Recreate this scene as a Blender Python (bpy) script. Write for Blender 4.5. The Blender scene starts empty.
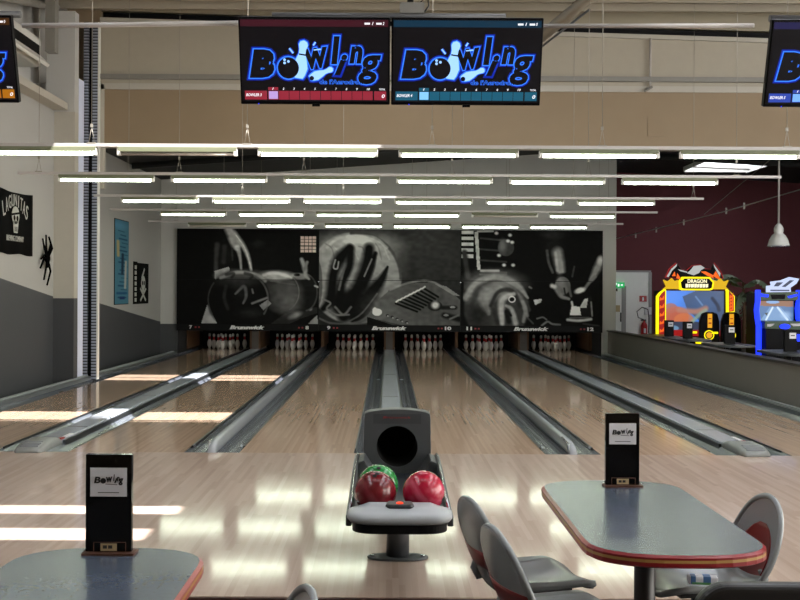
import bpy, bmesh, math, random
import numpy as np
from mathutils import Vector, Matrix
random.seed(7); RNG = np.random.default_rng(5)
PI = math.pi
sc = bpy.context.scene
COL = sc.collection

# ------------------------------------------------------------------ camera
F = 1134.0
cam_d = bpy.data.cameras.new('camera'); cam = bpy.data.objects.new('camera', cam_d); COL.objects.link(cam)
cam_d.sensor_width = 36.0; cam_d.lens = F / 800 * 36.0; cam_d.clip_end = 200
fwd = Vector((0, 1, 0)); cam_d.shift_x = .0157; cam_d.shift_y = -.0109
up = Vector((-0.0055, 0, 1)); rgt = fwd.cross(up).normalized(); up = rgt.cross(fwd).normalized()
cam.matrix_world = Matrix(((rgt.x, up.x, -fwd.x, 0), (rgt.y, up.y, -fwd.y, -10.45), (rgt.z, up.z, -fwd.z, 1.495), (0, 0, 0, 1)))
sc.camera = cam
sc.view_settings.view_transform = 'Standard'; sc.view_settings.look = 'None'
sc.view_settings.gamma = 1.0; sc.view_settings.use_curve_mapping = False
sc.view_settings.exposure = 0.54

# ------------------------------------------------------------------ materials
def s2l(c):
    return tuple(((v / 255 + .055) / 1.055) ** 2.4 if v / 255 > .04045 else v / 255 / 12.92 for v in c)
def new_mat(name):
    m = bpy.data.materials.new(name); m.use_nodes = True
    return m, m.node_tree.nodes, m.node_tree.links, m.node_tree.nodes['Principled BSDF']
def mat(name, rgb, rough=.5, metal=0.0, spec=.5, emit=0.0, noise=0.0, nscale=8.0, bump=0.0, coat=0.0, alpha=1.0, trans=0.0):
    m, N, L, b = new_mat(name)
    c = s2l(rgb)
    b.inputs['Roughness'].default_value = rough; b.inputs['Metallic'].default_value = metal
    b.inputs['Specular IOR Level'].default_value = spec
    if coat: b.inputs['Coat Weight'].default_value = coat; b.inputs['Coat Roughness'].default_value = .08
    if trans: b.inputs['Transmission Weight'].default_value = trans
    if emit:
        b.inputs['Emission Color'].default_value = (*c, 1); b.inputs['Emission Strength'].default_value = emit
        b.inputs['Base Color'].default_value = (*[v * .2 for v in c], 1)
        return m
    tc = N.new('ShaderNodeTexCoord'); nz = N.new('ShaderNodeTexNoise'); nz.inputs['Scale'].default_value = nscale; nz.inputs['Detail'].default_value = 4
    L.new(tc.outputs['Object'], nz.inputs['Vector'])
    mx = N.new('ShaderNodeMix'); mx.data_type = 'RGBA'
    k = noise if noise else .04
    mx.inputs['A'].default_value = (*[v * (1 - k) for v in c], 1); mx.inputs['B'].default_value = (*[min(1, v * (1 + k)) for v in c], 1)
    L.new(nz.outputs['Fac'], mx.inputs['Factor']); L.new(mx.outputs['Result'], b.inputs['Base Color'])
    if bump:
        bp = N.new('ShaderNodeBump'); bp.inputs['Strength'].default_value = bump; bp.inputs['Distance'].default_value = .01
        L.new(nz.outputs['Fac'], bp.inputs['Height']); L.new(bp.outputs['Normal'], b.inputs['Normal'])
    return m
def emis(name, rgb, s):
    m, N, L, b = new_mat(name)
    b.inputs['Base Color'].default_value = (0.01, .01, .01, 1); b.inputs['Roughness'].default_value = .4; b.inputs['Specular IOR Level'].default_value = .1
    b.inputs['Emission Color'].default_value = (*s2l(rgb), 1); b.inputs['Emission Strength'].default_value = s
    return m
def wood(name, ca, cb, plank, rough, spec=.5, plen=1.4, bumpy=.02):
    """floor boards running along Y"""
    m, N, L, b = new_mat(name)
    tc = N.new('ShaderNodeTexCoord'); sp = N.new('ShaderNodeSeparateXYZ'); L.new(tc.outputs['Object'], sp.inputs[0])
    def math_(op, a, bb=None):
        n = N.new('ShaderNodeMath'); n.operation = op
        for i, v in enumerate((a, bb)):
            if v is None: continue
            if isinstance(v, (int, float)): n.inputs[i].default_value = v
            else: L.new(v, n.inputs[i])
        return n.outputs[0]
    ix = math_('FLOOR', math_('DIVIDE', sp.outputs['X'], plank))
    wn0 = N.new('ShaderNodeTexWhiteNoise'); wn0.noise_dimensions = '1D'; L.new(ix, wn0.inputs['W'])
    iy = math_('FLOOR', math_('ADD', math_('DIVIDE', sp.outputs['Y'], plen), math_('MULTIPLY', wn0.outputs['Value'], 7.0)))
    cv = N.new('ShaderNodeCombineXYZ'); L.new(ix, cv.inputs[0]); L.new(iy, cv.inputs[1])
    wn = N.new('ShaderNodeTexWhiteNoise'); wn.noise_dimensions = '2D'; L.new(cv.outputs[0], wn.inputs['Vector'])
    mp = N.new('ShaderNodeMapping'); mp.inputs['Scale'].default_value = (60, 2.0, 1); L.new(tc.outputs['Object'], mp.inputs['Vector'])
    nz = N.new('ShaderNodeTexNoise'); nz.inputs['Scale'].default_value = 1.0; nz.inputs['Detail'].default_value = 5; L.new(mp.outputs[0], nz.inputs['Vector'])
    fac = math_('ADD', math_('MULTIPLY', wn.outputs['Value'], .6), math_('MULTIPLY', nz.outputs['Fac'], .4))
    mx = N.new('ShaderNodeMix'); mx.data_type = 'RGBA'
    mx.inputs['A'].default_value = (*s2l(ca), 1); mx.inputs['B'].default_value = (*s2l(cb), 1)
    L.new(fac, mx.inputs['Factor']); L.new(mx.outputs['Result'], b.inputs['Base Color'])
    b.inputs['Roughness'].default_value = rough; b.inputs['Specular IOR Level'].default_value = spec
    mp2 = N.new('ShaderNodeMapping'); mp2.inputs['Scale'].default_value = (5, 1.2, 1); L.new(tc.outputs['Object'], mp2.inputs['Vector'])
    n2 = N.new('ShaderNodeTexNoise'); n2.inputs['Scale'].default_value = 1.0; n2.inputs['Detail'].default_value = 2; L.new(mp2.outputs[0], n2.inputs['Vector'])
    bp = N.new('ShaderNodeBump'); bp.inputs['Strength'].default_value = 1.0; bp.inputs['Distance'].default_value = bumpy
    L.new(n2.outputs['Fac'], bp.inputs['Height']); L.new(bp.outputs['Normal'], b.inputs['Normal'])
    return m
def corrugated(name, rgb, period, axis='Y'):
    m, N, L, b = new_mat(name)
    b.inputs['Base Color'].default_value = (*s2l(rgb), 1); b.inputs['Roughness'].default_value = .5
    tc = N.new('ShaderNodeTexCoord'); wv = N.new('ShaderNodeTexWave'); wv.bands_direction = axis
    wv.inputs['Scale'].default_value = 2 * PI / 20 / period * 1.0; L.new(tc.outputs['Object'], wv.inputs['Vector'])
    bp = N.new('ShaderNodeBump'); bp.inputs['Distance'].default_value = .03; L.new(wv.outputs['Fac'], bp.inputs['Height']); L.new(bp.outputs['Normal'], b.inputs['Normal'])
    return m
def painted(name, rough=.4, emit=0.0, spec=.4):
    """printed or screen picture kept in the mesh's own colour layer"""
    m, N, L, b = new_mat(name)
    at = N.new('ShaderNodeVertexColor'); at.layer_name = 'print'
    b.inputs['Roughness'].default_value = rough; b.inputs['Specular IOR Level'].default_value = spec
    if emit:
        L.new(at.outputs['Color'], b.inputs['Emission Color']); b.inputs['Emission Strength'].default_value = emit
        b.inputs['Base Color'].default_value = (.01, .01, .01, 1)
    else: L.new(at.outputs['Color'], b.inputs['Base Color'])
    return m
def perforated(name, rgb, step, hole):
    m, N, L, b = new_mat(name)
    tc = N.new('ShaderNodeTexCoord'); sp = N.new('ShaderNodeSeparateXYZ'); L.new(tc.outputs['Object'], sp.inputs[0])
    a = N.new('ShaderNodeMath'); a.operation = 'PINGPONG'; a.inputs[1].default_value = step / 2; L.new(sp.outputs['Z'], a.inputs[0])
    c = N.new('ShaderNodeMath'); c.operation = 'LESS_THAN'; c.inputs[1].default_value = hole; L.new(a.outputs[0], c.inputs[0])
    mx = N.new('ShaderNodeMix'); mx.data_type = 'RGBA'; mx.inputs['A'].default_value = (*s2l(rgb), 1); mx.inputs['B'].default_value = (.05, .055, .065, 1)
    L.new(c.outputs[0], mx.inputs['Factor']); L.new(mx.outputs['Result'], b.inputs['Base Color']); b.inputs['Roughness'].default_value = .5
    b.inputs['Metallic'].default_value = .3
    return m
def marble(name, ca, cb, scale=5):
    m, N, L, b = new_mat(name)
    tc = N.new('ShaderNodeTexCoord'); nz = N.new('ShaderNodeTexNoise'); nz.inputs['Scale'].default_value = scale; nz.inputs['Detail'].default_value = 3
    nz.inputs['Distortion'].default_value = 2.2; L.new(tc.outputs['Object'], nz.inputs['Vector'])
    cr = N.new('ShaderNodeValToRGB'); cr.color_ramp.elements[0].position = .42; cr.color_ramp.elements[1].position = .75
    cr.color_ramp.elements[0].color = (*s2l(ca), 1); cr.color_ramp.elements[1].color = (*s2l(cb), 1)
    L.new(nz.outputs['Fac'], cr.inputs['Fac']); L.new(cr.outputs['Color'], b.inputs['Base Color'])
    b.inputs['Roughness'].default_value = .22; b.inputs['Coat Weight'].default_value = .3; b.inputs['Coat Roughness'].default_value = .12
    return m

M = {}
M['lane'] = wood('lane_boards', (176, 150, 128), (206, 179, 155), .027, .09, .42, 1.6, .00003)
M['approach'] = wood('approach_boards', (186, 164, 149), (212, 191, 175), .033, .085, .5, .9, .0009)
M['concourse'] = mat('concourse_vinyl', (70, 66, 64), .6, noise=.15)
M['riser'] = mat('step_riser', (66, 36, 30), .5)
M['gutter'] = mat('gutter_plastic', (92, 97, 106), .18, spec=.7, noise=.1, nscale=3)
M['cap'] = mat('divider_cap', (164, 171, 180), .2, noise=.06)
M['dark_edge'] = mat('dark_edge', (28, 30, 33), .45)
M['rail'] = mat('bumper_rail', (150, 155, 160), .25)
M['nose'] = mat('nose_casting', (132, 136, 134), .4, noise=.1)
M['white_wall'] = mat('white_wall_paint', (166, 166, 162), .8, noise=.03, nscale=2)
M['grey_wall'] = mat('grey_wall_paint', (184, 184, 181), .8, noise=.03, nscale=2)
M['dark_wall'] = mat('charcoal_wall_paint', (66, 68, 71), .6, noise=.05, nscale=3)
M['maroon'] = mat('maroon_paint', (94, 42, 48), .8, noise=.05)
M['black'] = mat('black_paint', (14, 14, 16), .6, spec=.15)
M['near_black'] = mat('pit_black', (10, 10, 11), .9)
M['roof_dark'] = mat('dark_roof', (40, 41, 41), .8, noise=.2)
M['beam_dark'] = mat('dark_beam', (24, 25, 26), .6)
M['deck'] = corrugated('roof_deck', (150, 142, 122), .25)
M['tan'] = mat('tan_board', (142, 124, 99), .7, noise=.06, nscale=3)
M['batten'] = mat('batten_white', (112, 116, 94), .5, spec=.2)  # greenish tone paints the glow of the tubes into the housing colour
M['cream'] = mat('cream_trim', (178, 174, 163), .6)
M['panel'] = mat('insulated_panel', (168, 161, 145), .6, noise=.04)
M['grey_steel'] = mat('grey_steel', (130, 128, 122), .5, noise=.06)
M['daylit_blue'] = mat('daylit_post', (218, 226, 248), .6)  # bluish daylight falling on the post, put into its base colour
M['perf'] = perforated('perforated_channel', (150, 156, 170), .05, .011)
M['white_plastic'] = mat('white_plastic', (222, 222, 216), .4)
M['offtube'] = mat('unlit_tube', (196, 190, 180), .3)
M['tube'] = emis('lit_tube', (240, 254, 228), 19.0)
M['wire'] = mat('steel_wire', (150, 146, 136), .4, metal=.4)
M['conduit'] = mat('grey_conduit', (176, 172, 168), .35, noise=.05)
M['dark_tube'] = mat('dark_grey_tube', (82, 84, 86), .4)
M['tv_black'] = mat('tv_bezel', (7, 7, 8), .5, spec=.1)
M['screen_black'] = emis('screen_black', (7, 5, 8), 1.0)
M['blue_glow'] = emis('logo_glow', (10, 36, 160), .8)
M['blue_line'] = emis('logo_outline', (50, 120, 250), 1.0)
M['pin_blue'] = emis('logo_pin', (150, 196, 255), 1.0)
M['scr_white'] = emis('screen_white', (232, 230, 236), 1.0)
M['pin'] = mat('pin_white', (226, 226, 220), .25)
M['pin_red'] = mat('pin_red', (176, 40, 44), .3)
M['kick_wood'] = mat('kickback_wood', (86, 60, 36), .6, noise=.2)
M['kick_grey'] = mat('kickback_grey', (84, 79, 74), .5)
M['hood'] = mat('hood_charcoal', (64, 68, 70), .45)
M['hood_dark'] = mat('hood_panel', (52, 55, 58), .5)
M['tray'] = mat('tray_grey', (176, 182, 186), .38)
M['tray_dark'] = mat('tray_dark', (44, 48, 54), .4)
M['ball_red'] = marble('ball_maroon', (104, 10, 22), (150, 50, 60), 4)
M['ball_pink'] = marble('ball_crimson', (176, 16, 52), (214, 92, 120), 4)
M['ball_green'] = marble('ball_green', (26, 124, 54), (34, 134, 62), 2)
M['red_light'] = emis('red_button', (255, 60, 30), 1.2)
M['chrome'] = mat('chrome', (190, 192, 196), .2, metal=.9)
M['chair'] = mat('chair_grey', (146, 152, 154), .22, noise=.03)
M['chair_red'] = mat('chair_red', (128, 30, 34), .3)
M['laminate'] = mat('table_laminate', (80, 90, 105), .24, noise=.14, nscale=60, spec=.5)
M['edge_red'] = mat('table_edge_red', (140, 32, 38), .3)
M['edge_tan'] = mat('table_edge_tan', (178, 140, 80), .4)
M['black_metal'] = mat('black_metal', (20, 20, 22), .4)
M['gloss_black'] = mat('gloss_black', (8, 8, 9), .06, spec=.3)
M['card'] = mat('white_card', (214, 214, 218), .5)
M['ink'] = mat('black_ink', (20, 20, 22), .6)
M['label_tan'] = mat('tan_sticker', (178, 160, 124), .6)
M['wood_foot'] = mat('wood_foot', (92, 60, 46), .5)
M['lettering'] = mat('white_lettering', (225, 226, 226), .5)
M['dart_red'] = mat('red_dart', (150, 34, 40), .5)
def opal():
    m, N, L, b = new_mat('opal_pane'); tr = N.new('ShaderNodeBsdfTranslucent'); tr.inputs['Color'].default_value = (.66, .67, .69, 1)
    L.new(tr.outputs[0], N['Material Output'].inputs['Surface']); return m
M['opal'] = opal()
M['print'] = painted('printed_panel', .7, 0, .08)
M['fabric_black'] = mat('flag_black', (14, 15, 15), .95, spec=.05)
M['fabric_grey'] = mat('flag_grey', (178, 180, 174), .9)
M['fuzzy'] = mat('spider_black', (8, 8, 9), 1.0, spec=.0)
M['parapet'] = mat('parapet_charcoal', (116, 113, 109), .6, noise=.05, nscale=3)
M['parapet_top'] = mat('parapet_capping', (48, 46, 45), .5)
M['curb'] = mat('kerb_grey', (104, 109, 111), .35)
M['curb_top'] = mat('kerb_top_strip', (166, 172, 174), .35)
M['door_white'] = mat('door_white', (236, 238, 236), .5)
M['door_frame'] = mat('door_frame', (150, 150, 150), .5)
M['ext_red'] = mat('extinguisher_red', (176, 20, 26), .35)
M['sign_green'] = emis('exit_green', (30, 150, 80), 1.0)
M['leaf'] = mat('palm_leaf', (112, 130, 108), .6, noise=.3)
M['terracotta'] = mat('plant_pot', (60, 58, 56), .7)
M['glass_shade'] = mat('lamp_shade', (214, 216, 214), .25, spec=.6)
M['yellow_led'] = emis('yellow_led', (240, 222, 10), 1.1)
M['yellow'] = emis('yellow_sign', (214, 170, 20), .8)
M['orange'] = emis('flame_orange', (232, 96, 24), .9)
M['flame_red'] = emis('flame_red', (150, 26, 26), .8)
M['bone'] = emis('dragon_pale', (170, 172, 170), .8)
M['cream_glow'] = emis('title_cream', (244, 236, 190), 1.0)
M['amber'] = emis('seat_amber', (226, 160, 36), .8)
M['blue_led'] = emis('blue_led', (24, 50, 255), 1.6)
M['pale_glow'] = emis('topper_pale', (186, 198, 232), .9)
M['cab_green'] = mat('cabinet_green', (34, 72, 40), .4)
M['seat_red'] = mat('seat_red', (190, 36, 50), .4)
M['screen_print'] = painted('screen_picture', .3, 1.0)

# ------------------------------------------------------------------ builders
class MB:
    def __init__(s): s.bm = bmesh.new(); s.mi = 0
    def _f(s, fs, smooth=False):
        for f in fs: f.material_index = s.mi; f.smooth = smooth
    def box(s, x0, x1, y0, y1, z0, z1):
        v = [s.bm.verts.new(p) for p in ((x0,y0,z0),(x1,y0,z0),(x1,y1,z0),(x0,y1,z0),(x0,y0,z1),(x1,y0,z1),(x1,y1,z1),(x0,y1,z1))]
        s._f([s.bm.faces.new([v[i] for i in q]) for q in ((3,2,1,0),(4,5,6,7),(0,1,5,4),(1,2,6,5),(2,3,7,6),(3,0,4,7))]); return s
    def rings(s, rings, cap=True, closed=True, smooth=True):
        R = [[s.bm.verts.new(p) for p in r] for r in rings]
        n = len(R[0]); fs = []
        for a, b in zip(R, R[1:]):
            for i in range(n if closed else n - 1):
                j = (i + 1) % n
                try: fs.append(s.bm.faces.new((a[i], a[j], b[j], b[i])))
                except ValueError: pass
        s._f(fs, smooth)
        if cap:
            for r in (list(reversed(R[0])), R[-1]):
                f = s.bm.faces.new(r); s._f([f])
        return s
    def tube(s, pts, r, n=8, smooth=True):
        pts = [Vector(p) for p in pts]; rr = r if isinstance(r, (list, tuple)) else [r] * len(pts); out = []
        for i, p in enumerate(pts):
            d = (pts[min(i + 1, len(pts) - 1)] - pts[max(i - 1, 0)]).normalized()
            a = d.orthogonal().normalized() if i == 0 else (out_a - d * out_a.dot(d)).normalized()
            out_a = a; b = d.cross(a)
            out.append([p + (a * math.cos(2*PI*k/n) + b * math.sin(2*PI*k/n)) * rr[i] for k in range(n)])
        return s.rings(out, True, True, smooth)
    def lathe(s, prof, c=(0,0,0), n=24, smooth=True):
        rings = [[(c[0] + r*math.cos(2*PI*k/n), c[1] + r*math.sin(2*PI*k/n), c[2] + z) for k in range(n)] for r, z in prof]
        return s.rings(rings, True, True, smooth)
    def prism(s, pts, y0, y1):
        """polygon in (x, z) drawn out along y"""
        a = [s.bm.verts.new((x, y0, z)) for x, z in pts]; b = [s.bm.verts.new((x, y1, z)) for x, z in pts]; n = len(pts); fs = []
        fs.append(s.bm.faces.new(a)); fs.append(s.bm.faces.new(list(reversed(b))))
        for i in range(n):
            j = (i + 1) % n; fs.append(s.bm.faces.new((b[i], b[j], a[j], a[i])))
        s._f(fs); return s
    def plan(s, pts, z0, z1):
        a = [s.bm.verts.new((x, y, z0)) for x, y in pts]; b = [s.bm.verts.new((x, y, z1)) for x, y in pts]; n = len(pts); fs = []
        fs.append(s.bm.faces.new(list(reversed(a)))); fs.append(s.bm.faces.new(b))
        for i in range(n):
            j = (i + 1) % n; fs.append(s.bm.faces.new((a[i], a[j], b[j], b[i])))
        s._f(fs); return s
    def side(s, pts, x0, x1):
        """polygon in (y, z) drawn out along x"""
        a = [s.bm.verts.new((x0, y, z)) for y, z in pts]; b = [s.bm.verts.new((x1, y, z)) for y, z in pts]; n = len(pts); fs = []
        fs.append(s.bm.faces.new(a)); fs.append(s.bm.faces.new(list(reversed(b))))
        for i in range(n):
            j = (i + 1) % n; fs.append(s.bm.faces.new((b[i], b[j], a[j], a[i])))
        s._f(fs); return s
    def sphere(s, c, r, n=16, sx=1, sy=1, sz=1):
        k = n // 2; prof = [(r * math.sin(PI * i / k), -r * math.cos(PI * i / k)) for i in range(k + 1)]
        rings = [[(c[0] + max(q, 1e-4)*math.cos(2*PI*j/n)*sx, c[1] + max(q, 1e-4)*math.sin(2*PI*j/n)*sy, c[2] + z*sz) for j in range(n)] for q, z in prof]
        return s.rings(rings, True, True, True)
    def disc(s, c, r, y0, y1, n=20, rz=None, rot=0.0):
        """round plate facing the y axis"""
        rz = rz or r; ca, sa = math.cos(rot), math.sin(rot)
        pts = []
        for k in range(n):
            u, w = r*math.cos(2*PI*k/n), rz*math.sin(2*PI*k/n); pts.append((c[0] + u*ca - w*sa, c[1] + u*sa + w*ca))
        return s.prism(pts, y0, y1)
    def text(s, st, x0, z0, x1, z1, y, depth=.002, shear=0.0, bold=0.0, grow=0.0, rot=0.0):
        """lettering on the xz plane (facing -y) filling the given box; grow widens the strokes beyond it"""
        def get(off):
            cu = bpy.data.curves.new('t', 'FONT'); cu.body = st; cu.shear = shear; cu.offset = off; cu.resolution_u = 3
            o = bpy.data.objects.new('t', cu); COL.objects.link(o); dg = bpy.context.evaluated_depsgraph_get(); dg.update()
            me = bpy.data.meshes.new_from_object(o.evaluated_get(dg)); bpy.data.objects.remove(o); bpy.data.curves.remove(cu); return me
        me = get(bold); xs = [v.co.x for v in me.vertices]; ys = [v.co.y for v in me.vertices]
        if not xs: return s
        ax, bx, ay, by = min(xs), max(xs), min(ys), max(ys)
        if grow: bpy.data.meshes.remove(me); me = get(bold + grow)
        kx, kz = (x1-x0)/(bx-ax), (z1-z0)/max(by-ay, 1e-6); cx, cz = (x0+x1)/2, (z0+z1)/2; ca, sa = math.cos(rot), math.sin(rot)
        t = bmesh.new(); t.from_mesh(me); bpy.data.meshes.remove(me)
        base = {}
        for v in t.verts:
            u, w = x0 + (v.co.x-ax)*kx - cx, z0 + (v.co.y-ay)*kz - cz
            base[v.index] = (cx + u*ca - w*sa, cz + u*sa + w*ca)
        fr = {i: s.bm.verts.new((p[0], y, p[1])) for i, p in base.items()}; fs = []
        bk = {i: s.bm.verts.new((p[0], y + depth, p[1])) for i, p in base.items()} if depth > 0 else None
        for f in t.faces:
            try: fs.append(s.bm.faces.new([fr[v.index] for v in f.verts]))
            except ValueError: pass
        if bk:
            for e in t.edges:
                if len(e.link_faces) == 1:
                    a, b = e.verts[0].index, e.verts[1].index
                    try: fs.append(s.bm.faces.new((fr[a], fr[b], bk[b], bk[a])))
                    except ValueError: pass
        t.free(); s._f(fs); return s
    def xform(s, mtx): s.bm.transform(mtx); return s
    def build(s, name, mats, parent=None, loc=(0,0,0), rz=0.0, bevel=0.0, seg=2, fix=True):
        if fix: bmesh.ops.recalc_face_normals(s.bm, faces=s.bm.faces[:])
        me = bpy.data.meshes.new(name); s.bm.to_mesh(me); s.bm.free()
        for m in (mats if isinstance(mats, (list, tuple)) else [mats]): me.materials.append(m)
        o = bpy.data.objects.new(name, me); COL.objects.link(o); o.parent = parent; o.location = loc; o.rotation_euler.z = rz
        if bevel:
            b = o.modifiers.new('bevel', 'BEVEL'); b.width = bevel; b.segments = seg; b.limit_method = 'ANGLE'; b.angle_limit = .7
        return o
def tag(o, label, cat, group=None, kind=None):
    if label: o['label'] = label
    if cat: o['category'] = cat
    if group: o['group'] = group
    if kind: o['kind'] = kind
    return o
def struct(o, label=None): o['kind'] = 'structure'; (label and o.__setitem__('label', label)); return o
def thing(name, label, cat, loc=(0,0,0), rz=0.0, group=None):
    o = bpy.data.objects.new(name, None); COL.objects.link(o); o.location = loc; o.rotation_euler.z = rz; o.empty_display_size = .1
    return tag(o, label, cat, group)
def copy_tree(o, parent=None):
    c = o.copy(); COL.objects.link(c); c.parent = parent
    for ch in list(o.children): copy_tree(ch, c)
    return c

# picture painting: colour per vertex of a fine grid, authored in drawing units
class Paint:
    def __init__(s, x0, z0, x1, z1, nx, nz, base):
        gx, gz = np.meshgrid(np.linspace(x0, x1, nx), np.linspace(z0, z1, nz)); s.X, s.Z, s.nx, s.nz = gx, gz, nx, nz
        s.C = np.zeros((nz, nx, 3)); s.C[:] = base
    def put(s, mask, col, a=1.0):
        col = np.array(col, float)
        if col.ndim <= 1 and col.size == 1: col = np.repeat(col, 3)
        m = (np.clip(mask, 0, 1) * a)[..., None]; s.C = s.C * (1 - m) + (col if col.ndim > 1 else col[None, None, :]) * m
    def ell(s, cx, cz, rx, rz, col, a=1.0, soft=.06, rot=0.0):
        ca, sa = math.cos(rot), math.sin(rot); u = ((s.X-cx)*ca + (s.Z-cz)*sa)/rx; v = (-(s.X-cx)*sa + (s.Z-cz)*ca)/rz
        d = np.sqrt(u*u + v*v); s.put((1 + soft - d) / (2*soft), col, a)
    def arc(s, cx, cz, rx, rz, w, col, a=1.0, a0=0, a1=360):
        n = 24; pts = [(cx + rx*math.cos(math.radians(a0 + (a1-a0)*i/n)), cz + rz*math.sin(math.radians(a0 + (a1-a0)*i/n))) for i in range(n+1)]
        s.stroke(pts, w, col, a)
    def stroke(s, pts, w, col, a=1.0, soft=.5):
        ws = list(w) if isinstance(w, (list, tuple)) else [w]*len(pts)
        if len(pts) > 2:  # smooth curve through the given points
            P_ = [(2*pts[0][0]-pts[1][0], 2*pts[0][1]-pts[1][1])] + list(pts) + [(2*pts[-1][0]-pts[-2][0], 2*pts[-1][1]-pts[-2][1])]; out, wo = [], []
            for i in range(1, len(P_)-2):
                for q in range(5):
                    t = q/5; c = [.5*(2*P_[i][k] + (P_[i+1][k]-P_[i-1][k])*t + (2*P_[i-1][k]-5*P_[i][k]+4*P_[i+1][k]-P_[i+2][k])*t*t + (3*P_[i][k]-P_[i-1][k]-3*P_[i+1][k]+P_[i+2][k])*t**3) for k in (0, 1)]
                    out.append(tuple(c)); wo.append(ws[i-1] + (ws[i]-ws[i-1])*t)
            pts = out + [pts[-1]]; ws = wo + [ws[-1]]
        best = np.full(s.X.shape, 9.0); n = len(pts) - 1
        for i in range(n):
            (ax, az), (bx, bz) = pts[i], pts[i+1]; dx, dz = bx-ax, bz-az; L2 = dx*dx + dz*dz + 1e-9
            t = np.clip(((s.X-ax)*dx + (s.Z-az)*dz)/L2, 0, 1); d = np.hypot(s.X-ax-t*dx, s.Z-az-t*dz); best = np.minimum(best, d/(ws[i] + (ws[i+1]-ws[i])*t))
        s.put((1 + soft - best)/(2*soft), col, a)
    def poly(s, pts, col, a=1.0):
        m = np.zeros(s.X.shape, bool); n = len(pts)
        for i in range(n):
            (ax, az), (bx, bz) = pts[i], pts[(i+1) % n]
            if az == bz: continue
            c = ((az > s.Z) != (bz > s.Z)) & (s.X < (bx-ax)*(s.Z-az)/(bz-az) + ax); m ^= c
        s.put(m.astype(float), col, a)
    def noise(s, amp, n=40):
        g = RNG.random((n, n)); iy = (np.linspace(0, n-1.001, s.nz)); ix = (np.linspace(0, n-1.001, s.nx)); y0 = iy.astype(int); x0 = ix.astype(int); fy = (iy-y0)[:, None]; fx = (ix-x0)[None, :]
        v = (g[y0][:, x0]*(1-fy)*(1-fx) + g[y0+1][:, x0]*fy*(1-fx) + g[y0][:, x0+1]*(1-fy)*fx + g[y0+1][:, x0+1]*fy*fx); s.C *= (1 + amp*(v-.5)*2)[..., None]
    def obj(s, name, m, to_world, parent=None, srgb=True, rows=None):
        C, X, Z = s.C, s.X, s.Z
        if rows is not None: C, X, Z = C[rows], X[rows], Z[rows]
        nz, nx = X.shape
        co = to_world(X, Z).reshape(-1, 3); idx = np.arange(nz*nx).reshape(nz, nx)
        q = np.stack([idx[:-1, :-1], idx[:-1, 1:], idx[1:, 1:], idx[1:, :-1]], -1).reshape(-1, 4)
        me = bpy.data.meshes.new(name); me.from_pydata(co.tolist(), [], q.tolist()); me.update()
        at = me.color_attributes.new('print', 'FLOAT_COLOR', 'POINT'); c = np.clip(C.reshape(-1, 3), 0, 255)/255
        c = np.where(c > .04045, ((c+.055)/1.055)**2.4, c/12.92); at.data.foreach_set('color', np.hstack([c, np.ones((len(c), 1))]).astype(np.float32).ravel())
        me.materials.append(m); o = bpy.data.objects.new(name, me); COL.objects.link(o); o.parent = parent; return o

# ------------------------------------------------------------------ lanes and dividers
PITCH, LW, NAR, WID = 3.338, 1.054, .52, .71
lane_x = {10: .408}; lane_x[11] = .408 + LW + NAR; lane_x[12] = .408 + PITCH; lane_x[9] = -.302 - LW; lane_x[8] = lane_x[10] - PITCH; lane_x[7] = lane_x[9] - PITCH
LEND = 19.3
for k in range(7, 13):
    x0 = lane_x[k]
    side_ = {7: 'beside the left wall', 8: 'second from the left wall', 9: 'just left of the ball return', 10: 'just right of the ball return', 11: 'second from the charcoal parapet', 12: 'beside the charcoal parapet'}[k]
    t = thing('bowling_lane', 'glossy wooden lane under number %d, %s' % (k, side_), 'bowling lane', (x0 + LW/2, 0, 0), 0, 'bowling lanes')
    h = LW/2
    MB().box(-h, h, 0.002, LEND, -.09, 0).build('lane_bed', M['lane'], t)
    for j in range(-3, 4):
        y = 3.8 + (3 - abs(j))*.31; xx = j*.133
        MB().prism([(xx-.016, y), (xx, y+.15), (xx+.016, y)], 0, .0015).xform(Matrix(((1,0,0,0),(0,0,1,0),(0,1,0,0),(0,0,0,1)))).build('aiming_arrow', M['dark_edge'], t)
def gutter_mb(x0, x1, y0=.004, y1=LEND, d=.085):
    m = MB(); prof = []
    n = 12
    for i in range(n + 1):
        u = i / n; prof.append((x0 + (x1-x0)*u, -.004 - d * math.sin(PI*u)**.75))
    outer = [(x1, -.1), (x0, -.1)]
    return m.rings([[(x, y, z) for x, z in prof + outer] for y in (y0, y1)], True, True, False)
div_names = {('n', 8.5): 'between the lanes numbered 8 and 9', ('n', 10.5): 'between the lanes numbered 10 and 11'}
def narrow_div(xc, where):
    t = thing('lane_divider', 'narrow dark gutter pair with a raised grey rail %s' % where, 'gutter divider', (xc, 0, 0), 0, 'lane dividers')
    h = NAR/2; r = .045
    for s in (-1, 1):
        a, b = sorted((s*r, s*(h-.004))); gutter_mb(a, b).build('gutter', M['gutter'], t)
        e0, e1 = sorted((s*(h-.022), s*(h-.001))); MB().box(e0, e1, .45, LEND, -.02, .003).build('edge_strip', M['dark_edge'], t)
        MB().disc((s*(h-.035), .006), .012, .42, .45).build('end_screw', M['rail'], t)
    # raised rail swept over the length, rounded down at the foul line
    path = [(-.015, -.02), (-.01, .03), (.06, .075), (.22, .095), (.6, .1), (LEND, .1)]
    rings = []
    for y, z in path:
        w = .034
        rings.append([(-w, y, -.09), (-w, y, z-.025), (-w*.7, y, z-.006), (0, y, z), (w*.7, y, z-.006), (w, y, z-.025), (w, y, -.09)])
    MB().rings(rings, True, True, True).build('centre_rail', M['rail'], t)
    MB().tube([(-.03, .02, .02), (-.03, .1, .087), (-.028, .5, .094)], .009, 6).build('rail_bead', M['chrome'], t)
    return t
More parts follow.
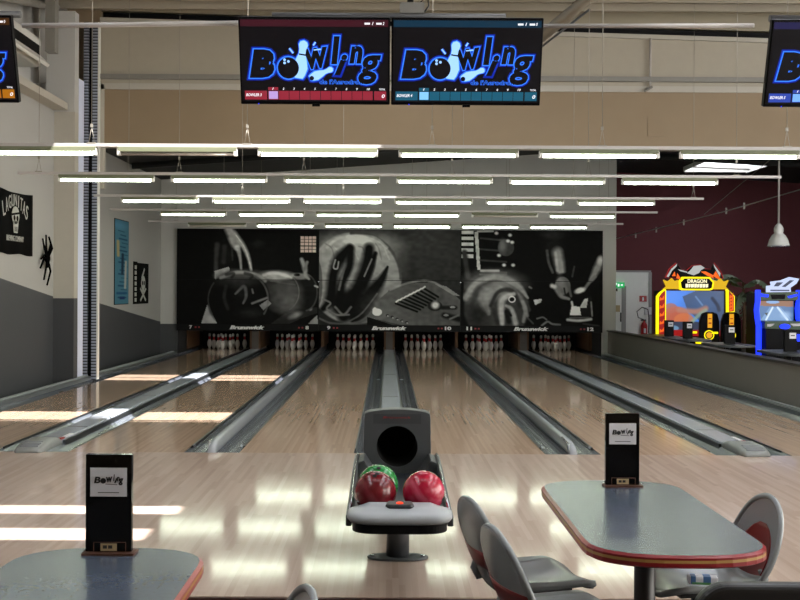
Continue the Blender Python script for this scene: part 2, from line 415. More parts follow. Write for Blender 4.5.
def wide_div(xc, where, nose=True):
    t = thing('lane_divider', 'wide gutter pair with a flat grey capping %s' % where, 'gutter divider', (xc, 0, 0), 0, 'lane dividers')
    h = WID/2; c = .135
    for s in (-1, 1):
        a, b = sorted((s*c, s*(h-.004))); gutter_mb(a, b).build('gutter', M['gutter'], t)
        e0, e1 = sorted((s*(c-.012), s*(c+.014))); MB().box(e0, e1, .62, LEND, -.09, .022).build('edge_strip', M['dark_edge'], t)
        e0, e1 = sorted((s*(h-.012), s*(h-.001))); MB().box(e0, e1, .3, LEND, -.02, .003).build('lip', M['dark_edge'], t)
    MB().box(-c+.012, c-.012, .3, LEND, -.09, .04).build('capping', M['cap'], t, bevel=.012)
    for y in (1.6, 5.2, 9.4, 13.2): MB().box(-c+.03, c-.03, y, y+.012, .036, .0425).build('joint', M['dark_edge'], t)
    for y in (9.2,):
        for s in (-1, 1): MB().lathe([(.03, 0), (.03, .012), (.02, .016)], (s*.2, y, -.04), 14).build('sensor', M['rail'], t)
    if nose:
        rings = []
        for y, w, z in ((-.1, .1, .012), (-.085, .118, .04), (.0, .132, .055), (.12, .135, .075), (.42, .13, .078), (.6, .125, .044)):
            rings.append([(-w, y, -.05), (-w, y, z*.6), (-w*.86, y, z), (w*.86, y, z), (w, y, z*.6), (w, y, -.05)])
        rings[0] = [(x, y, max(z, .001)) for x, y, z in rings[0]]; rings[1] = [(x, y, max(z, .001)) for x, y, z in rings[1]]
        n_ = MB().rings(rings, True, True, True).build('end_nose', M['nose'], t)
        for q in range(4): MB().box(-.085, .085, -.04+q*.05, -.028+q*.05, .045+q*.007, .06+q*.006).build('grip_rib', M['rail'], n_)
        MB().box(.085, .125, .56, .68, .035, .05).build('red_marker', M['dart_red'], t)['label'] = 'small red marker'
        MB().box(.085, .122, .72, 1.0, .035, .046).build('white_marker', M['card'], t)['label'] = 'white sticker strip'
    return t
wide_div(lane_x[8] - WID/2, 'between the lanes numbered 7 and 8')
narrow_div(lane_x[9] - NAR/2, div_names[('n', 8.5)])
wide_div(lane_x[10] - WID/2, 'running straight behind the ball return hood', True)
narrow_div(lane_x[11] - NAR/2, div_names[('n', 10.5)])
wide_div(lane_x[12] - WID/2, 'between the lanes numbered 11 and 12')
# outer gutters with their kerbs
for s, xa, lab in ((-1, lane_x[7], 'dark outer gutter and grey kerb along the foot of the left wall'), (1, lane_x[12] + LW, 'dark outer gutter and grey kerb along the foot of the charcoal parapet')):
    t = thing('outer_gutter', lab, 'gutter', (xa, 0, 0), 0, 'outer gutters')
    a, b = sorted((s*.004, s*.235)); gutter_mb(a, b).build('gutter', M['gutter'], t)
    a, b = sorted((s*.235, s*.36)); MB().box(a, b, -.0, 16.15, -.1, .05).build('kerb', M['curb'], t)
    a, b = sorted((s*.30, s*.36)); MB().box(a, b, .0, 16.15, .05, .068).build('kerb_strip', M['curb_top'], t)

# floors
def floor_box(name, m, *b): return struct(MB().box(*b).build(name, m))
floor_box('floor_approach', M['approach'], -5.34, 5.3, -4.91, 0, -.149, 0)
floor_box('floor_subfloor', M['near_black'], -5.34, 5.3, 0.0, 20.3, -.3, -.11)
struct(MB().box(-5.34, 5.38, -13, -4.93, -.3, -.15).box(5.38, 16, -13, 20.6, -.3, -.15).build('floor', M['concourse']))
struct(MB().box(-5.34, 5.3, -4.93, -4.91, -.3, -.004).build('trim_1', M['riser']), 'dark red-brown riser of the step')

# ------------------------------------------------------------------ pins
inch = .0254
pp = [(0.95, 0), (1.015, .1), (1.414, .75), (1.953, 2.25), (2.255, 3.375), (2.383, 4.5), (2.28, 5.875), (1.85, 7.25), (1.236, 8.625), (.98, 9.375), (.9, 10.0), (.93, 10.875), (1.047, 11.75), (1.2, 12.6), (1.27, 13.5), (1.16, 14.2), (.8, 14.75), (.3, 14.97)]
m = MB(); n = 20
ring = [[(r*inch*math.cos(2*PI*k/n), r*inch*math.sin(2*PI*k/n), z*inch) for k in range(n)] for r, z in pp]
m.rings(ring, True, True, True)
for f in m.bm.faces:
    z = f.calc_center_median().z / inch
    if 8.7 < z < 11.4 and not (9.95 < z < 10.0): f.material_index = 1
pin0 = m.build('bowling_pin', [M['pin'], M['pin_red']])
pin_pos = [(0, 0), (-.5, 1), (.5, 1), (-1, 2), (0, 2), (1, 2), (-1.5, 3), (-.5, 3), (.5, 3), (1.5, 3)]
pin_lab = ['foremost', 'second row left', 'second row right', 'third row left', 'third row middle', 'third row right', 'back left corner', 'back left middle', 'back right middle', 'back right corner']
lane_lab = {7: 'lane by the left wall', 8: 'second lane from the left wall', 9: 'lane left of the ball return', 10: 'lane right of the ball return', 11: 'second lane from the parapet', 12: 'lane by the charcoal parapet'}
first = True
for k in range(7, 13):
    for i, (px, row) in enumerate(pin_pos):
        o = pin0 if first else pin0.copy()
        if not first: COL.objects.link(o)
        first = False
        o.location = (lane_x[k] + LW/2 + px*.3048, 18.29 + row*.264, .0005); o.rotation_euler.z = random.random()*6
        tag(o, 'white red-necked bowling pin on the %s, %s' % (lane_lab[k], pin_lab[i]), 'bowling pin', 'pins of lane %d' % k)

# pit, kickbacks
struct(MB().box(-5.0, 5.1, 20.1, 20.2, -.11, 1.6).box(-5.0, 5.1, 16.5, 20.1, 1.55, 1.62).box(-5.0, -4.96, 16.5, 20.1, -.11, 1.55).box(5.07, 5.1, 16.5, 20.1, -.11, 1.55).build('trim_2', M['near_black']), 'black lining of the pin pits')
def kick(xc, w, lab, narrow=False):
    t = thing('kickback_post', lab, 'post', (xc, 17.75, 0), 0, 'kickback posts')
    z0 = .045 if not narrow else .102
    MB().box(-w*.32, w*.32, 0, 2.3, z0, 1.5).build('post_face', M['kick_grey'] if not narrow else M['kick_wood'], t)
    for s in (-1, 1):
        a, b = sorted((s*w*.32, s*w*.5)); MB().box(a, b, .02, 2.3, z0, 1.5).build('side_board', M['kick_wood'] if not narrow or s > 0 else M['black'], t)
kick(lane_x[8]-WID/2, .26, 'grey and brown pinsetter post at the pit between pins 7 and 8')
kick(lane_x[10]-WID/2, .26, 'grey and brown pinsetter post at the pit between pins 9 and 10')
kick(lane_x[12]-WID/2, .26, 'grey and brown pinsetter post at the pit between pins 11 and 12')
kick(lane_x[9]-NAR/2, .085, 'thin brown pinsetter post at the pit between pins 8 and 9', True)
kick(lane_x[11]-NAR/2, .085, 'thin brown pinsetter post at the pit between pins 10 and 11', True)
for x, lab in ((lane_x[7]-.28, 'brown wooden post at the pit left of the lane 7 pins'), (lane_x[12]+LW+.22, 'brown wooden post at the pit right of the lane 12 pins')):
    tag(MB().box(-.04, .04, 0, 1.8, -.0, 1.5).build('pit_post', M['kick_wood'], None, (x, 17.6, .051)), lab, 'post', 'outer pit posts')
# lamps inside the pinsetters
for k in range(7, 13):
    t = thing('pin_lamp', 'pinsetter lamp above the pins under number %d' % k, 'lamp', (lane_x[k]+LW/2, 17.0, 1.3), 0, 'pinsetter lamps')
    MB().box(-.45, .45, -.04, .04, 0, .05).build('housing', M['white_plastic'], t)
    MB().tube([(-.42, 0, -.02), (.42, 0, -.02)], .014, 8).build('tube', emis('pin_tube', (255, 250, 240), 20.0) if k == 7 else bpy.data.materials['pin_tube'], t)

# ------------------------------------------------------------------ masking unit (printed panels)
MY = 16.2
def mask_unit(xl, cx0, cx1, ct, cb, seam, draw, nums, lab, wx):
    t = thing('mask_panel', lab, 'masking panel', (xl, MY, 0), 0, 'masking panels')
    W = PITCH; zt, zs, zb, zl = 2.945, 1.71, .70, .548
    MB().box(.0005, W-.0005, .012, .06, zs+.004, zt).build('upper_backing', M['black'], t)
    MB().box(.0005, W-.0005, .006, .06, zl, zs-.004).build('lower_backing', M['black'], t)
    P = Paint(cx0, ct, cx1, cb, 240, 180, 22); draw(P); P.noise(.10); P.C = np.where(P.C < 30, P.C*.75, np.minimum(245, 22.5 + (P.C-30)*1.5))
    # the drawing runs down, the panel up
    def to_w(y):
        def f(X, Z):
            u = (X - cx0)/(cx1-cx0); v = (Z-ct)/(cb-ct)
            zz = zt + (zb-zt)*v; zz = np.where(zz > zs, np.maximum(zz, zs+.012), np.minimum(zz, zs-.008)) ; return np.stack([.008 + u*(W-.016), np.full_like(u, y), zz], -1)
        return f
    r = int(round((seam-ct)/(cb-ct)*179))
    P.obj('upper_print', M['print'], to_w(.010), t, rows=slice(0, r)); P.obj('lower_print', M['print'], to_w(.004), t, rows=slice(r, 180))
    n1, n2 = nums
    xa, xb = .26, W-.26
    MB().text(n1, wx[0], .588, wx[1], .672, .002, .004, 0, .05).build('lane_number', M['lettering'], t)
    MB().text(n2, wx[2], .588, wx[3], .672, .002, .004, 0, .05).build('lane_number', M['lettering'], t)
    MB().text('Brunswick', W/2-.42, .580, W/2+.40, .672, .002, .004, .3, .055).build('brand_lettering', M['lettering'], t)
    m = MB()
    for x in (wx[1]+.06, wx[1]+.14, wx[2]-.17, wx[2]-.09): m.prism([(x, .61), (x+.04, .61), (x+.04, .645), (x, .645)], .001, .005)
    m.build('red_darts', M['dart_red'], t)
    return t
def draw_left(P):
    P.ell(290, 180, 60, 110, 40, .7, .5); P.ell(520, 180, 90, 110, 34, .6, .6); P.ell(470, 105, 34, 20, 52, .6, .6)
    P.stroke([(250, 110), (245, 200), (246, 280)], [14, 10, 14], 66, .8); P.stroke([(290, 120), (286, 200)], 12, 54, .8)
    P.stroke([(310, 20), (335, 70), (350, 110)], [22, 24, 22], 140); P.stroke([(340, 60), (390, 115), (420, 180), (434, 244)], [20, 13, 10, 7], 150)
    P.stroke([(335, 80), (360, 125), (374, 180), (380, 240)], [20, 14, 8, 6], 136); P.ell(358, 126, 14, 14, 185, .6, .4); P.stroke([(352, 60), (400, 130), (436, 240)], 3, 190, .6)
    P.poly([(236, 250), (315, 226), (318, 248), (240, 296)], 150); P.stroke([(330, 130), (334, 190)], 5, 50)
    P.poly([(167, 528), (200, 425), (225, 470), (252, 528)], 130)
    P.ell(600, 470, 150, 60, 30, .5, .6); P.poly([(540, 528), (620, 470), (740, 440), (790, 440), (790, 470), (700, 500), (640, 528)], 44)
    P.poly([(740, 528), (790, 480), (796, 528)], 120); P.ell(672, 482, 34, 14, 130, .8, .5, -.4); P.ell(752, 446, 10, 10, 150, .8, .5)
    P.ell(720, 360, 72, 100, 34); P.arc(720, 360, 70, 98, 4, 76, .7, -80, 80); P.ell(690, 276, 55, 18, 120, .9, .3); P.ell(680, 268, 18, 7, 20)
    P.stroke([(705, 185), (722, 230), (728, 270), (745, 290)], [10, 14, 9, 6], 130); P.stroke([(735, 200), (720, 240)], 8, 110)
    P.ell(590, 360, 106, 110, 40); P.ell(610, 370, 92, 96, 62, .9, .25); P.ell(640, 390, 56, 74, 96, .7, .7); P.ell(570, 272, 90, 26, 160, .9, .35); P.stroke([(500, 270), (560, 258), (650, 280)], 8, 190, .8); P.arc(590, 360, 102, 106, 3, 120, .5, -60, 60)
    P.stroke([(540, 300), (600, 310), (670, 320)], 4, 90, .6); P.ell(650, 440, 40, 20, 86, .6, .6)
    P.ell(366, 400, 166, 155, 24); P.ell(375, 268, 110, 26, 96, .85, .5); P.stroke([(270, 285), (360, 256), (460, 268), (510, 300)], 9, 160, .7); P.ell(380, 350, 40, 60, 40, .6, .6)
    P.stroke([(350, 370), (396, 330), (408, 380), (392, 420)], [5, 9, 8, 5], 84); P.stroke([(440, 345), (445, 365)], 5, 90); P.stroke([(440, 420), (520, 390)], 6, 100); P.poly([(480, 430), (525, 400), (545, 420), (500, 455)], 110)
    P.arc(366, 400, 160, 150, 5, 92, .7, -78, 30); P.arc(366, 400, 162, 152, 4, 64, .8, 150, 215); P.ell(366, 300, 120, 30, 62, .6, .7); P.stroke([(300, 330), (290, 390), (310, 450)], 10, 48, .8); P.ell(430, 470, 60, 24, 52, .6, .7); P.stroke([(300, 268), (340, 262), (330, 282)], 8, 40, .7); P.stroke([(400, 262), (440, 272), (430, 290)], 7, 40, .7)
    for i in range(4):
        for j in range(5): P.poly([(698+i*22, 62+j*18), (717+i*22, 62+j*18), (717+i*22, 76+j*18), (698+i*22, 76+j*18)], (176, 158, 152))
    P.stroke([(777, 325), (796, 332)], 5, 150)
def draw_mid(P):
    P.C *= 1.9; P.ell(620, 120, 240, 190, 58, .8, .8); P.ell(560, 80, 120, 60, 70, .4, .8)
    P.ell(210, 290, 250, 240, 118, 1, .02); P.ell(200, 120, 190, 60, 170, .7, .7); P.ell(90, 220, 60, 110, 140, .6, .6); P.ell(360, 200, 90, 110, 140, .5, .7); P.ell(220, 90, 70, 22, 205, .8, .5)
    P.arc(210, 290, 246, 236, 8, 60, .8, -95, 0); P.stroke([(60, 130), (130, 80), (300, 75), (380, 130)], 8, 190, .5)
    for q in range(9): P.stroke([(50+q*45, 110+(q % 3)*14), (85+q*42, 135+(q % 2)*24), (100+q*42, 190)], 4, 90 + 80*(q % 2), .45)
    blk = 24
    P.stroke([(180, 130), (130, 190), (95, 270), (80, 400), (40, 450)], [18, 34, 26, 30, 14], blk); P.stroke([(185, 140), (180, 230), (140, 320), (130, 430)], [22, 18, 20, 30], blk)
    P.stroke([(285, 135), (275, 220), (230, 330), (180, 430), (150, 490)], [26, 34, 30, 50, 30], blk); P.stroke([(320, 160), (290, 250), (250, 330)], [10, 18, 26], blk)
    P.stroke([(385, 230), (350, 300), (290, 380), (240, 470), (200, 510)], [6, 22, 44, 44, 14], blk); P.ell(190, 430, 110, 74, blk, .9, .2)
    P.stroke([(105, 195), (95, 235), (115, 240), (122, 205)], 4, 130); P.stroke([(300, 190), (260, 280)], 4, 110); P.stroke([(150, 245), (125, 350)], 6, 90)
    P.stroke([(330, 370), (250, 470), (180, 515)], 4, 80); P.stroke([(40, 400), (80, 420), (60, 450), (110, 480), (180, 480)], 5, 96); P.stroke([(105, 440), (150, 480), (190, 440)], 6, 90)
    P.stroke([(20, 500), (90, 525), (220, 520), (290, 480)], 5, 84, .8); P.ell(10, 320, 26, 120, 60, .6)
    # shoe
    P.poly([(275, 490), (330, 410), (400, 345), (500, 315), (620, 310), (720, 350), (775, 400), (775, 535), (470, 535)], 78); P.ell(430, 450, 140, 80, 96, .7, .7); P.ell(560, 420, 120, 70, 60, .6, .7)
    P.poly([(275, 490), (300, 496), (420, 535), (275, 535)], 24)
    P.stroke([(400, 350), (500, 312), (620, 305), (740, 370)], 5, 130, .7); P.poly([(640, 318), (700, 330), (775, 380), (740, 376)], 110)
    for q in range(8): P.stroke([(430+q*22, 420-q*11), (545+q*16, 462-q*11)], 5, 18); P.stroke([(432+q*20, 412-q*10), (446+q*20, 402-q*10)], 4, 180)
    P.ell(330, 466, 26, 19, 210); P.ell(318, 455, 12, 14, 225, .8)
    for q in range(5): P.ell(385+q*26, 482+q*9, 8, 6, 44); P.ell(388+q*26, 486+q*9, 5, 4, 130)
    P.ell(640, 432, 40, 26, 40); P.ell(642, 428, 20, 18, 190, .9, .4); P.stroke([(680, 440), (750, 440)], 10, 34); P.stroke([(690, 480), (770, 500)], 14, 30); P.ell(735, 438, 14, 6, 120); P.ell(700, 480, 14, 6, 110); P.stroke([(720, 500), (765, 480)], 5, 96)
def draw_right(P):
    for q in range(5): P.poly([(28, 40+q*30), (88, 40+q*30), (90, 58+q*30), (28, 58+q*30)], 168)
    P.stroke([(42, 150), (60, 270)], 14, 54); P.poly([(94, 46), (112, 46), (126, 240), (110, 240)], 150)
    for q in range(5): P.stroke([(125, 78+q*56-(q > 3)*40), (260, 90+q*54-(q > 3)*44)], 5, 66, .8)
    P.stroke([(130, 243), (220, 243)], 6, 140); P.stroke([(110, 44), (190, 42)], 5, 140)
    P.ell(258, 125, 42, 44, 62); P.ell(240, 120, 18, 34, 110, .7, .6)
    for c in ((208, 52), (278, 62), (290, 98), (222, 165), (248, 214), (295, 214), (268, 92)): P.ell(c[0], c[1], 10, 8, 190, .9, .4)
    P.ell(500, 60, 60, 20, 60, .6, .6); P.ell(500, 120, 50, 50, 40, .7, .5)
    # forearm and hand
    P.stroke([(525, 150), (535, 200), (545, 255)], [26, 26, 20], 124); P.stroke([(515, 150), (525, 240)], 7, 160, .6); P.stroke([(470, 140), (480, 200), (500, 250)], 7, 74); P.stroke([(505, 275), (580, 262)], 12, 22)
    P.ell(552, 318, 40, 46, 92); P.ell(540, 300, 20, 30, 130, .6, .6); P.stroke([(520, 330), (545, 370), (585, 384)], [14, 11, 7], 110); P.stroke([(580, 310), (596, 370)], [9, 6], 84); P.stroke([(497, 318), (510, 322)], 11, 170); P.stroke([(560, 330), (566, 362)], 4, 40)
    P.stroke([(612, 220), (602, 270)], 5, 60)
    P.stroke([(752, 180), (730, 230), (700, 285)], [18, 20, 12], 120); P.ell(745, 190, 14, 20, 180, .7, .5); P.stroke([(720, 270), (690, 300), (660, 340)], 8, 100)
    P.ell(640, 341, 28, 14, 190, .9, .3, -.35)
    # shoe
    P.poly([(588, 468), (596, 420), (650, 420), (668, 380), (700, 365), (712, 420), (706, 484), (580, 490)], 34); P.poly([(590, 466), (600, 418), (640, 424), (648, 466)], 176); P.poly([(640, 430), (664, 385), (684, 380), (676, 428)], 160); P.ell(615, 448, 20, 18, 215, .8, .4)
    P.stroke([(600, 400), (604, 420)], 6, 170); P.stroke([(578, 490), (640, 494), (700, 486)], 7, 150); P.stroke([(590, 480), (690, 478)], 3, 80); P.stroke([(700, 400), (706, 470)], 4, 110)
    P.poly([(402, 390), (446, 384), (440, 402), (410, 416)], 150); P.stroke([(380, 325), (390, 330)], 5, 90)
    P.stroke([(420, 485), (450, 478), (470, 490)], 4, 90); P.stroke([(445, 520), (475, 500), (500, 512), (540, 515)], 5, 96); P.stroke([(360, 470), (400, 510)], 5, 60); P.stroke([(660, 510), (740, 520)], 5, 50)
    # marbled ball
    P.ell(210, 430, 170, 172, 60, 1, .05); P.ell(200, 310, 130, 60, 150, .75, .6); P.ell(120, 360, 60, 60, 110, .6, .6)
    P.stroke([(50, 380), (110, 300), (220, 275), (320, 320), (372, 380)], [16, 12, 14, 14, 6], 138, .8); P.stroke([(80, 420), (120, 340), (210, 300), (310, 350), (380, 440)], [10, 18, 10, 12, 10], 60, .8)
    P.stroke([(140, 400), (150, 340), (240, 310), (330, 380), (370, 470)], [22, 18, 12, 14, 8], 118, .8); P.stroke([(170, 460), (150, 400), (190, 350)], [10, 26, 10], 130, .8)
    P.stroke([(180, 420), (220, 350), (290, 345), (330, 420)], [8, 9, 12, 12], 48, .9); P.stroke([(240, 510), (235, 420), (250, 380), (300, 360)], [12, 18, 16, 10], 160, .85); P.stroke([(310, 510), (290, 440), (260, 420)], [14, 10, 7], 140, .9)
    P.stroke([(275, 500), (262, 450), (285, 470)], [12, 10, 6], 34); P.stroke([(345, 400), (360, 440), (350, 500)], [8, 10, 8], 120, .8); P.ell(290, 388, 17, 14, 30); P.arc(290, 388, 16, 14, 3, 200, .9); P.stroke([(195, 440), (215, 510)], 9, 50); P.ell(110, 470, 50, 60, 34, .6, .5); P.poly([(0, 300), (40, 300), (30, 540), (0, 540)], 24)
xl = -1.616 - PITCH
mask_unit(xl, 36, 796, 25, 531, 297, draw_left, ('7', '8'), 'black and grey printed panel with a hand over balls, near the left wall', (.3, .37, 3.03, 3.11))
mask_unit(xl+PITCH, 18, 776, 36, 533, 303, draw_mid, ('9', '10'), 'black and grey printed panel with a blotched ball and shoe, above the ball return', (.2, .28, 2.97, 3.12))
mask_unit(xl+2*PITCH, 26, 758, 37, 522, 298, draw_right, ('11', '12'), 'black and grey printed panel with swirled ball and laced shoe, near the parapet', (.14, .27, 2.98, 3.13))
MBX = xl

# ------------------------------------------------------------------ building shell
def two_tone_side(name, x0, x1, y0, y1, zlo, ztop, s0, s1, mu, ml):
    """wall along y with a sloping paint line from s0 (at y0) to s1 (at y1)"""
    m = MB(); m.side([(y0, zlo), (y1, zlo), (y1, s1), (y0, s0)], x0, x1); m.mi = 1; m.side([(y0, s0), (y1, s1), (y1, ztop), (y0, ztop)], x0, x1)
    return struct(m.build(name, [ml, mu]))
two_tone_side('wall_left', -5.75, -5.35, -13, 8.0, -.3, 4.36, 3.6, 1.35, M['white_wall'], M['dark_wall'])
two_tone_side('wall_left_rear', -5.75, -5.35, 8.02, 16.4, -.3, 4.85, 1.47, .74, M['white_wall'], M['dark_wall'])
struct(MB().box(-5.95, -5.75, -13, 8.6, 4.0, 6.3).build('wall_left_upper', M['grey_wall']))
struct(MB().box(-5.76, -5.12, -13, 7.66, 4.36, 4.47).build('trim_3', M['cream']), 'pale ledge along the left wall')
m = MB(); m.box(-5.36, -5.02, 7.7, 7.92, -.1, 1.355); m.mi = 1; m.box(-5.36, -5.02, 7.7, 7.92, 1.355, 4.34)
struct(m.build('trim_4', [M['dark_wall'], M['cream']]), 'pilaster on the left wall')
struct(MB().box(-5.47, -5.02, 7.68, 7.92, 4.34, 5.95).build('trim_5', M['grey_wall']), 'boxed upper column on the left wall')
struct(MB().box(-5.36, -5.06, 8.1, 8.4, 0, 4.95).build('trim_6', M['daylit_blue']), 'post beside the perforated column, bluish daylight painted into its colour')
# sloping struts in the upper left corner
struct(MB().tube([(-5.6, 2.0, 5.3), (-5.6, 8.0, 6.2)], .05, 6).tube([(-5.4, 5.0, 5.5), (-5.4, 8.4, 6.15)], .06, 6).box(-5.35, -5.2, 7.2, 7.4, 5.2, 6.2).build('trim_7', M['grey_steel']), 'grey braces in the upper left corner')
t = thing('steel_column', 'tall perforated grey steel column standing against the left wall', 'column', (-4.965, 8.5, 0))
for s in (-1, 1): MB().box(s*.075-.04, s*.075+.04, -.06, .06, 0, 5.95).build('perforated_channel', M['perf'], t)
MB().box(-.036, .036, .0, .05, 0, 5.95).build('gap_shade', M['black'], t)  # black strip paints the shade in the gap between the channels
MB().box(.118, .14, -.05, .05, 0, 5.95).build('white_edge', M['white_plastic'], t)
# rear wall beside and above the panels
def roof_z(x): return 4.10 + (x + 5.35)*(4.85-4.10)/10.35 if x < 5 else 4.85 - (x-5)*(.35/6.3)
m = MB(); m.box(-5.36, -4.965, 16.3, 16.45, -.1, .70); m.mi = 1; m.box(-5.36, -4.965, 16.3, 16.45, .70, 2.6)
m.prism([(-5.36, 2.6), (5.39, 2.6), (5.39, roof_z(5.39)), (5.0, roof_z(5)), (-5.36, roof_z(-5.36))], 16.3, 16.45)
m.box(5.08, 5.39, 16.3, 16.45, -.1, 2.6)
struct(m.build('wall_rear', [M['dark_wall'], M['grey_wall']]))
struct(MB().box(5.3, 5.39, 16.45, 20.5, -.3, 4.7).build('wall_rear_return', M['grey_wall']))
struct(MB().prism([(5.3, -.3), (16, -.3), (16, roof_z(16)), (5.3, roof_z(5.3))], 20.5, 20.6).build('wall_maroon', M['maroon']))
# far roof, low gable with an opening for a skylight
def roof_slab(m, xa, xb, ya, yb):
    m.prism([(xa, roof_z(xa)), (xb, roof_z(xb)), (xb, roof_z(xb)+.1), (xa, roof_z(xa)+.1)], ya, yb)
m = MB(); roof_slab(m, -5.8, 5, 8.75, 20.6); roof_slab(m, 5, 7.55, 8.75, 20.6); roof_slab(m, 9.15, 16, 8.75, 20.6); roof_slab(m, 7.55, 9.15, 8.75, 16.1); roof_slab(m, 7.55, 9.15, 18.5, 20.6)
struct(m.build('ceiling_rear', M['roof_dark']))
t = thing('skylight', 'bright skylight in the dark roof above the maroon hall', 'skylight', (8.35, 17.3, roof_z(8.35)))
MB().box(-.82, -.78, -1.2, 1.2, -.05, .14).box(.78, .82, -1.2, 1.2, -.1, .1).box(-.8, .8, -1.22, -1.18, -.08, .1).box(-.8, .8, 1.18, 1.22, -.08, .1).build('frame', M['white_plastic'], t)
MB().box(-.79, .79, -1.19, 1.19, .04, .05).build('pane', M['opal'], t)
MB().tube([(-.8, .7, .0), (.8, .9, -.04)], .025, 6).build('cross_bar', M['grey_steel'], t)
m = MB()
for y in (12.4, 15.7): m.tube([(5.6, y, roof_z(5.6)-.14), (15.9, y, roof_z(15.9)-.14)], .09, 4)
m.tube([(-5.2, 12.6, roof_z(-5.2)-.1), (5, 12.6, roof_z(5)-.1)], .08, 4)
struct(m.build('trim_8', M['beam_dark']), 'dark roof beams')
# header wall between the two halls
HY = 8.6
struct(MB().box(-4.80, 16, HY, HY+.12, 3.92, 4.87).build('wall_header', M['tan']))
struct(MB().box(-4.8, 16, HY-.02, HY+.15, 3.89, 3.93).build('trim_9', M['cream']), 'pale lower edge of the header wall')
struct(MB().box(-4.84, -4.77, HY-.03, HY+.1, 3.2, 4.95).box(-4.84, 16, HY-.03, HY+.1, 4.86, 4.96).build('trim_10', M['cream']), 'cream frame around the tan boards')
struct(MB().box(-4.84, 16, HY-.08, HY+.1, 5.03, 5.11).build('trim_11', M['grey_steel']), 'grey rail on the header wall')
def hz(x): return 6.05 - .026*(x + 4.5)
def slope_strip(y0, y1, lo, hi, xs=-4.84): return MB().prism([(xs, lo(xs)), (16, lo(16)), (16, hi(16)), (xs, hi(xs))], y0, y1)
struct(slope_strip(HY, HY+.12, lambda x: 4.96, lambda x: hz(x)-.06).build('wall_header_upper', M['panel']))
struct(slope_strip(HY-.06, HY+.1, lambda x: hz(x)-.07, hz).build('trim_12', M['cream']), 'pale top rail of the header wall')
struct(slope_strip(HY+.16, HY+.3, lambda x: hz(x)-.6, lambda x: hz(x)+.20, -5.95).build('trim_13', M['black']), 'dark gap above the header wall')
struct(slope_strip(HY+.0, HY+.14, lambda x: hz(x)+.13, lambda x: 6.5, -5.95).build('wall_header_top', M['deck']))
struct(MB().box(-5.95, -4.84, 8.62, 8.75, 3.9, 6.4).build('wall_header_left', M['tan']))
t = thing('door_runner', 'thin white vertical pipe with an angled handle on the header wall', 'pipe', (4.38, HY-.06, 5.0))
MB().tube([(0, 0, -.05), (0, 0, .76)], .018, 8).build('pipe', M['conduit'], t)
MB().tube([(.03, -.02, -.06), (-.1, -.04, -.14)], .022, 6).build('handle', M['grey_steel'], t)
tag(MB().box(4.36, 4.68, HY-.012, HY-.001, 4.12, 4.46).build('hatch_plate', M['tan']), 'square screwed plate on the tan header boards', 'hatch')
# near roof with openings for daylight
RZ = 6.2
holes = [(-1.1, 2.1, 5.5, 6.75), (-1.5, 1.9, -.4, .65), (-1.4, 2.36, -5.70, -5.40), (-1.4, 2.3, -6.50, -6.15)]
added_opals = [(-3.4, -2.2, -9.5, -1.5), (2.9, 4.4, -9.5, 2.5), (6.2, 7.7, -9.5, 5.0)]  # milky openings added out of view to brighten the approach floor
holes += added_opals
m = MB(); ys = sorted({-13, 8.8} | {h[2] for h in holes} | {h[3] for h in holes})
for a, b in zip(ys, ys[1:]):
    hh = sorted((h[0], h[1]) for h in holes if h[2] <= a and h[3] >= b); x = -5.96
    for p, q in hh + [(16, 16)]:
        m.box(x, p, a, b, RZ, RZ+.08); x = q
struct(m.build('ceiling', M['deck']))
for (p, q, a, b), lb in zip(added_opals, ('added unseen milky light strip above the left of the approach', 'added unseen milky light strip above the right of the approach', 'added unseen milky light strip beyond the parapet')):
    tag(MB().box(p-.05, q+.05, a-.05, b+.05, RZ+.085, RZ+.1).build('added_rooflight', M['opal']), lb, 'skylight', 'added light strips')
m = MB()
for y in (6.9, 7.45, 8.0): m.box(-5.7, 16, y, y+.06, RZ-.12, RZ-.001)
struct(m.build('trim_14', M['panel']), 'pale purlins under the near roof')
struct(MB().tube([(2.2, 8.3, 5.45), (3.0, 6.8, 5.95), (3.3, 6.2, 6.0)], .09, 4).build('trim_15', M['panel']), 'pale slanting roof beam above the screens')
struct(MB().tube([(2.2, 8.35, 5.3), (3.05, 6.8, 5.8)], .02, 6).build('trim_16', M['dark_tube']), 'dark strut beneath the slanting beam')
# parapet on the right
struct(MB().box(5.2, 5.34, -4.0, 16.28, -.3, .575).build('wall_right', M['parapet']))
struct(MB().box(5.17, 5.37, -4.0, 16.28, .575, .607).build('trim_17', M['parapet_top']), 'dark capping of the parapet')
struct(MB().box(-5.95, 9.0, -13.2, -13, -.3, 6.1).build('wall_entrance', M['tan']))
# far right enclosure
struct(MB().box(16, 16.1, 4, 20.6, -.3, 6.1).build('wall_right_far', M['maroon']))

# ------------------------------------------------------------------ fluorescent rows
rows = [(1.21, 2.895, -5.6, 5.6, 'nearest row'), (4.10, 2.90, -4.75, 5.04, 'second row'), (7.52, 2.90, -4.66, 5.0, 'third row'), (10.63, 2.90, -5.17, 5.01, 'fourth row'), (13.55, 2.86, -5.06, 4.98, 'farthest row')]
off = {(0, 1), (3, 4), (4, 0)}
posn = ['leftmost', 'second from left', 'third from left', 'third from right', 'second from right', 'rightmost']
FP = 1.445; FL = 1.225
fix0 = thing('fluorescent_light', '', 'ceiling light', (0,0,0), 0, 'x')
MB().prism([(-FL/2, .025), (FL/2, .025), (FL/2, .07), (-FL/2, .07)], -.03, .03).build('housing', M['batten'], fix0, bevel=.006)
MB().box(-FL/2+.03, FL/2-.03, -.055, .055, .018, .026).build('reflector', M['batten'], fix0)
tube_on = MB().tube([(-FL/2+.03, 0, 0), (FL/2-.03, 0, 0)], .017, 8).build('tube', M['tube'], fix0)
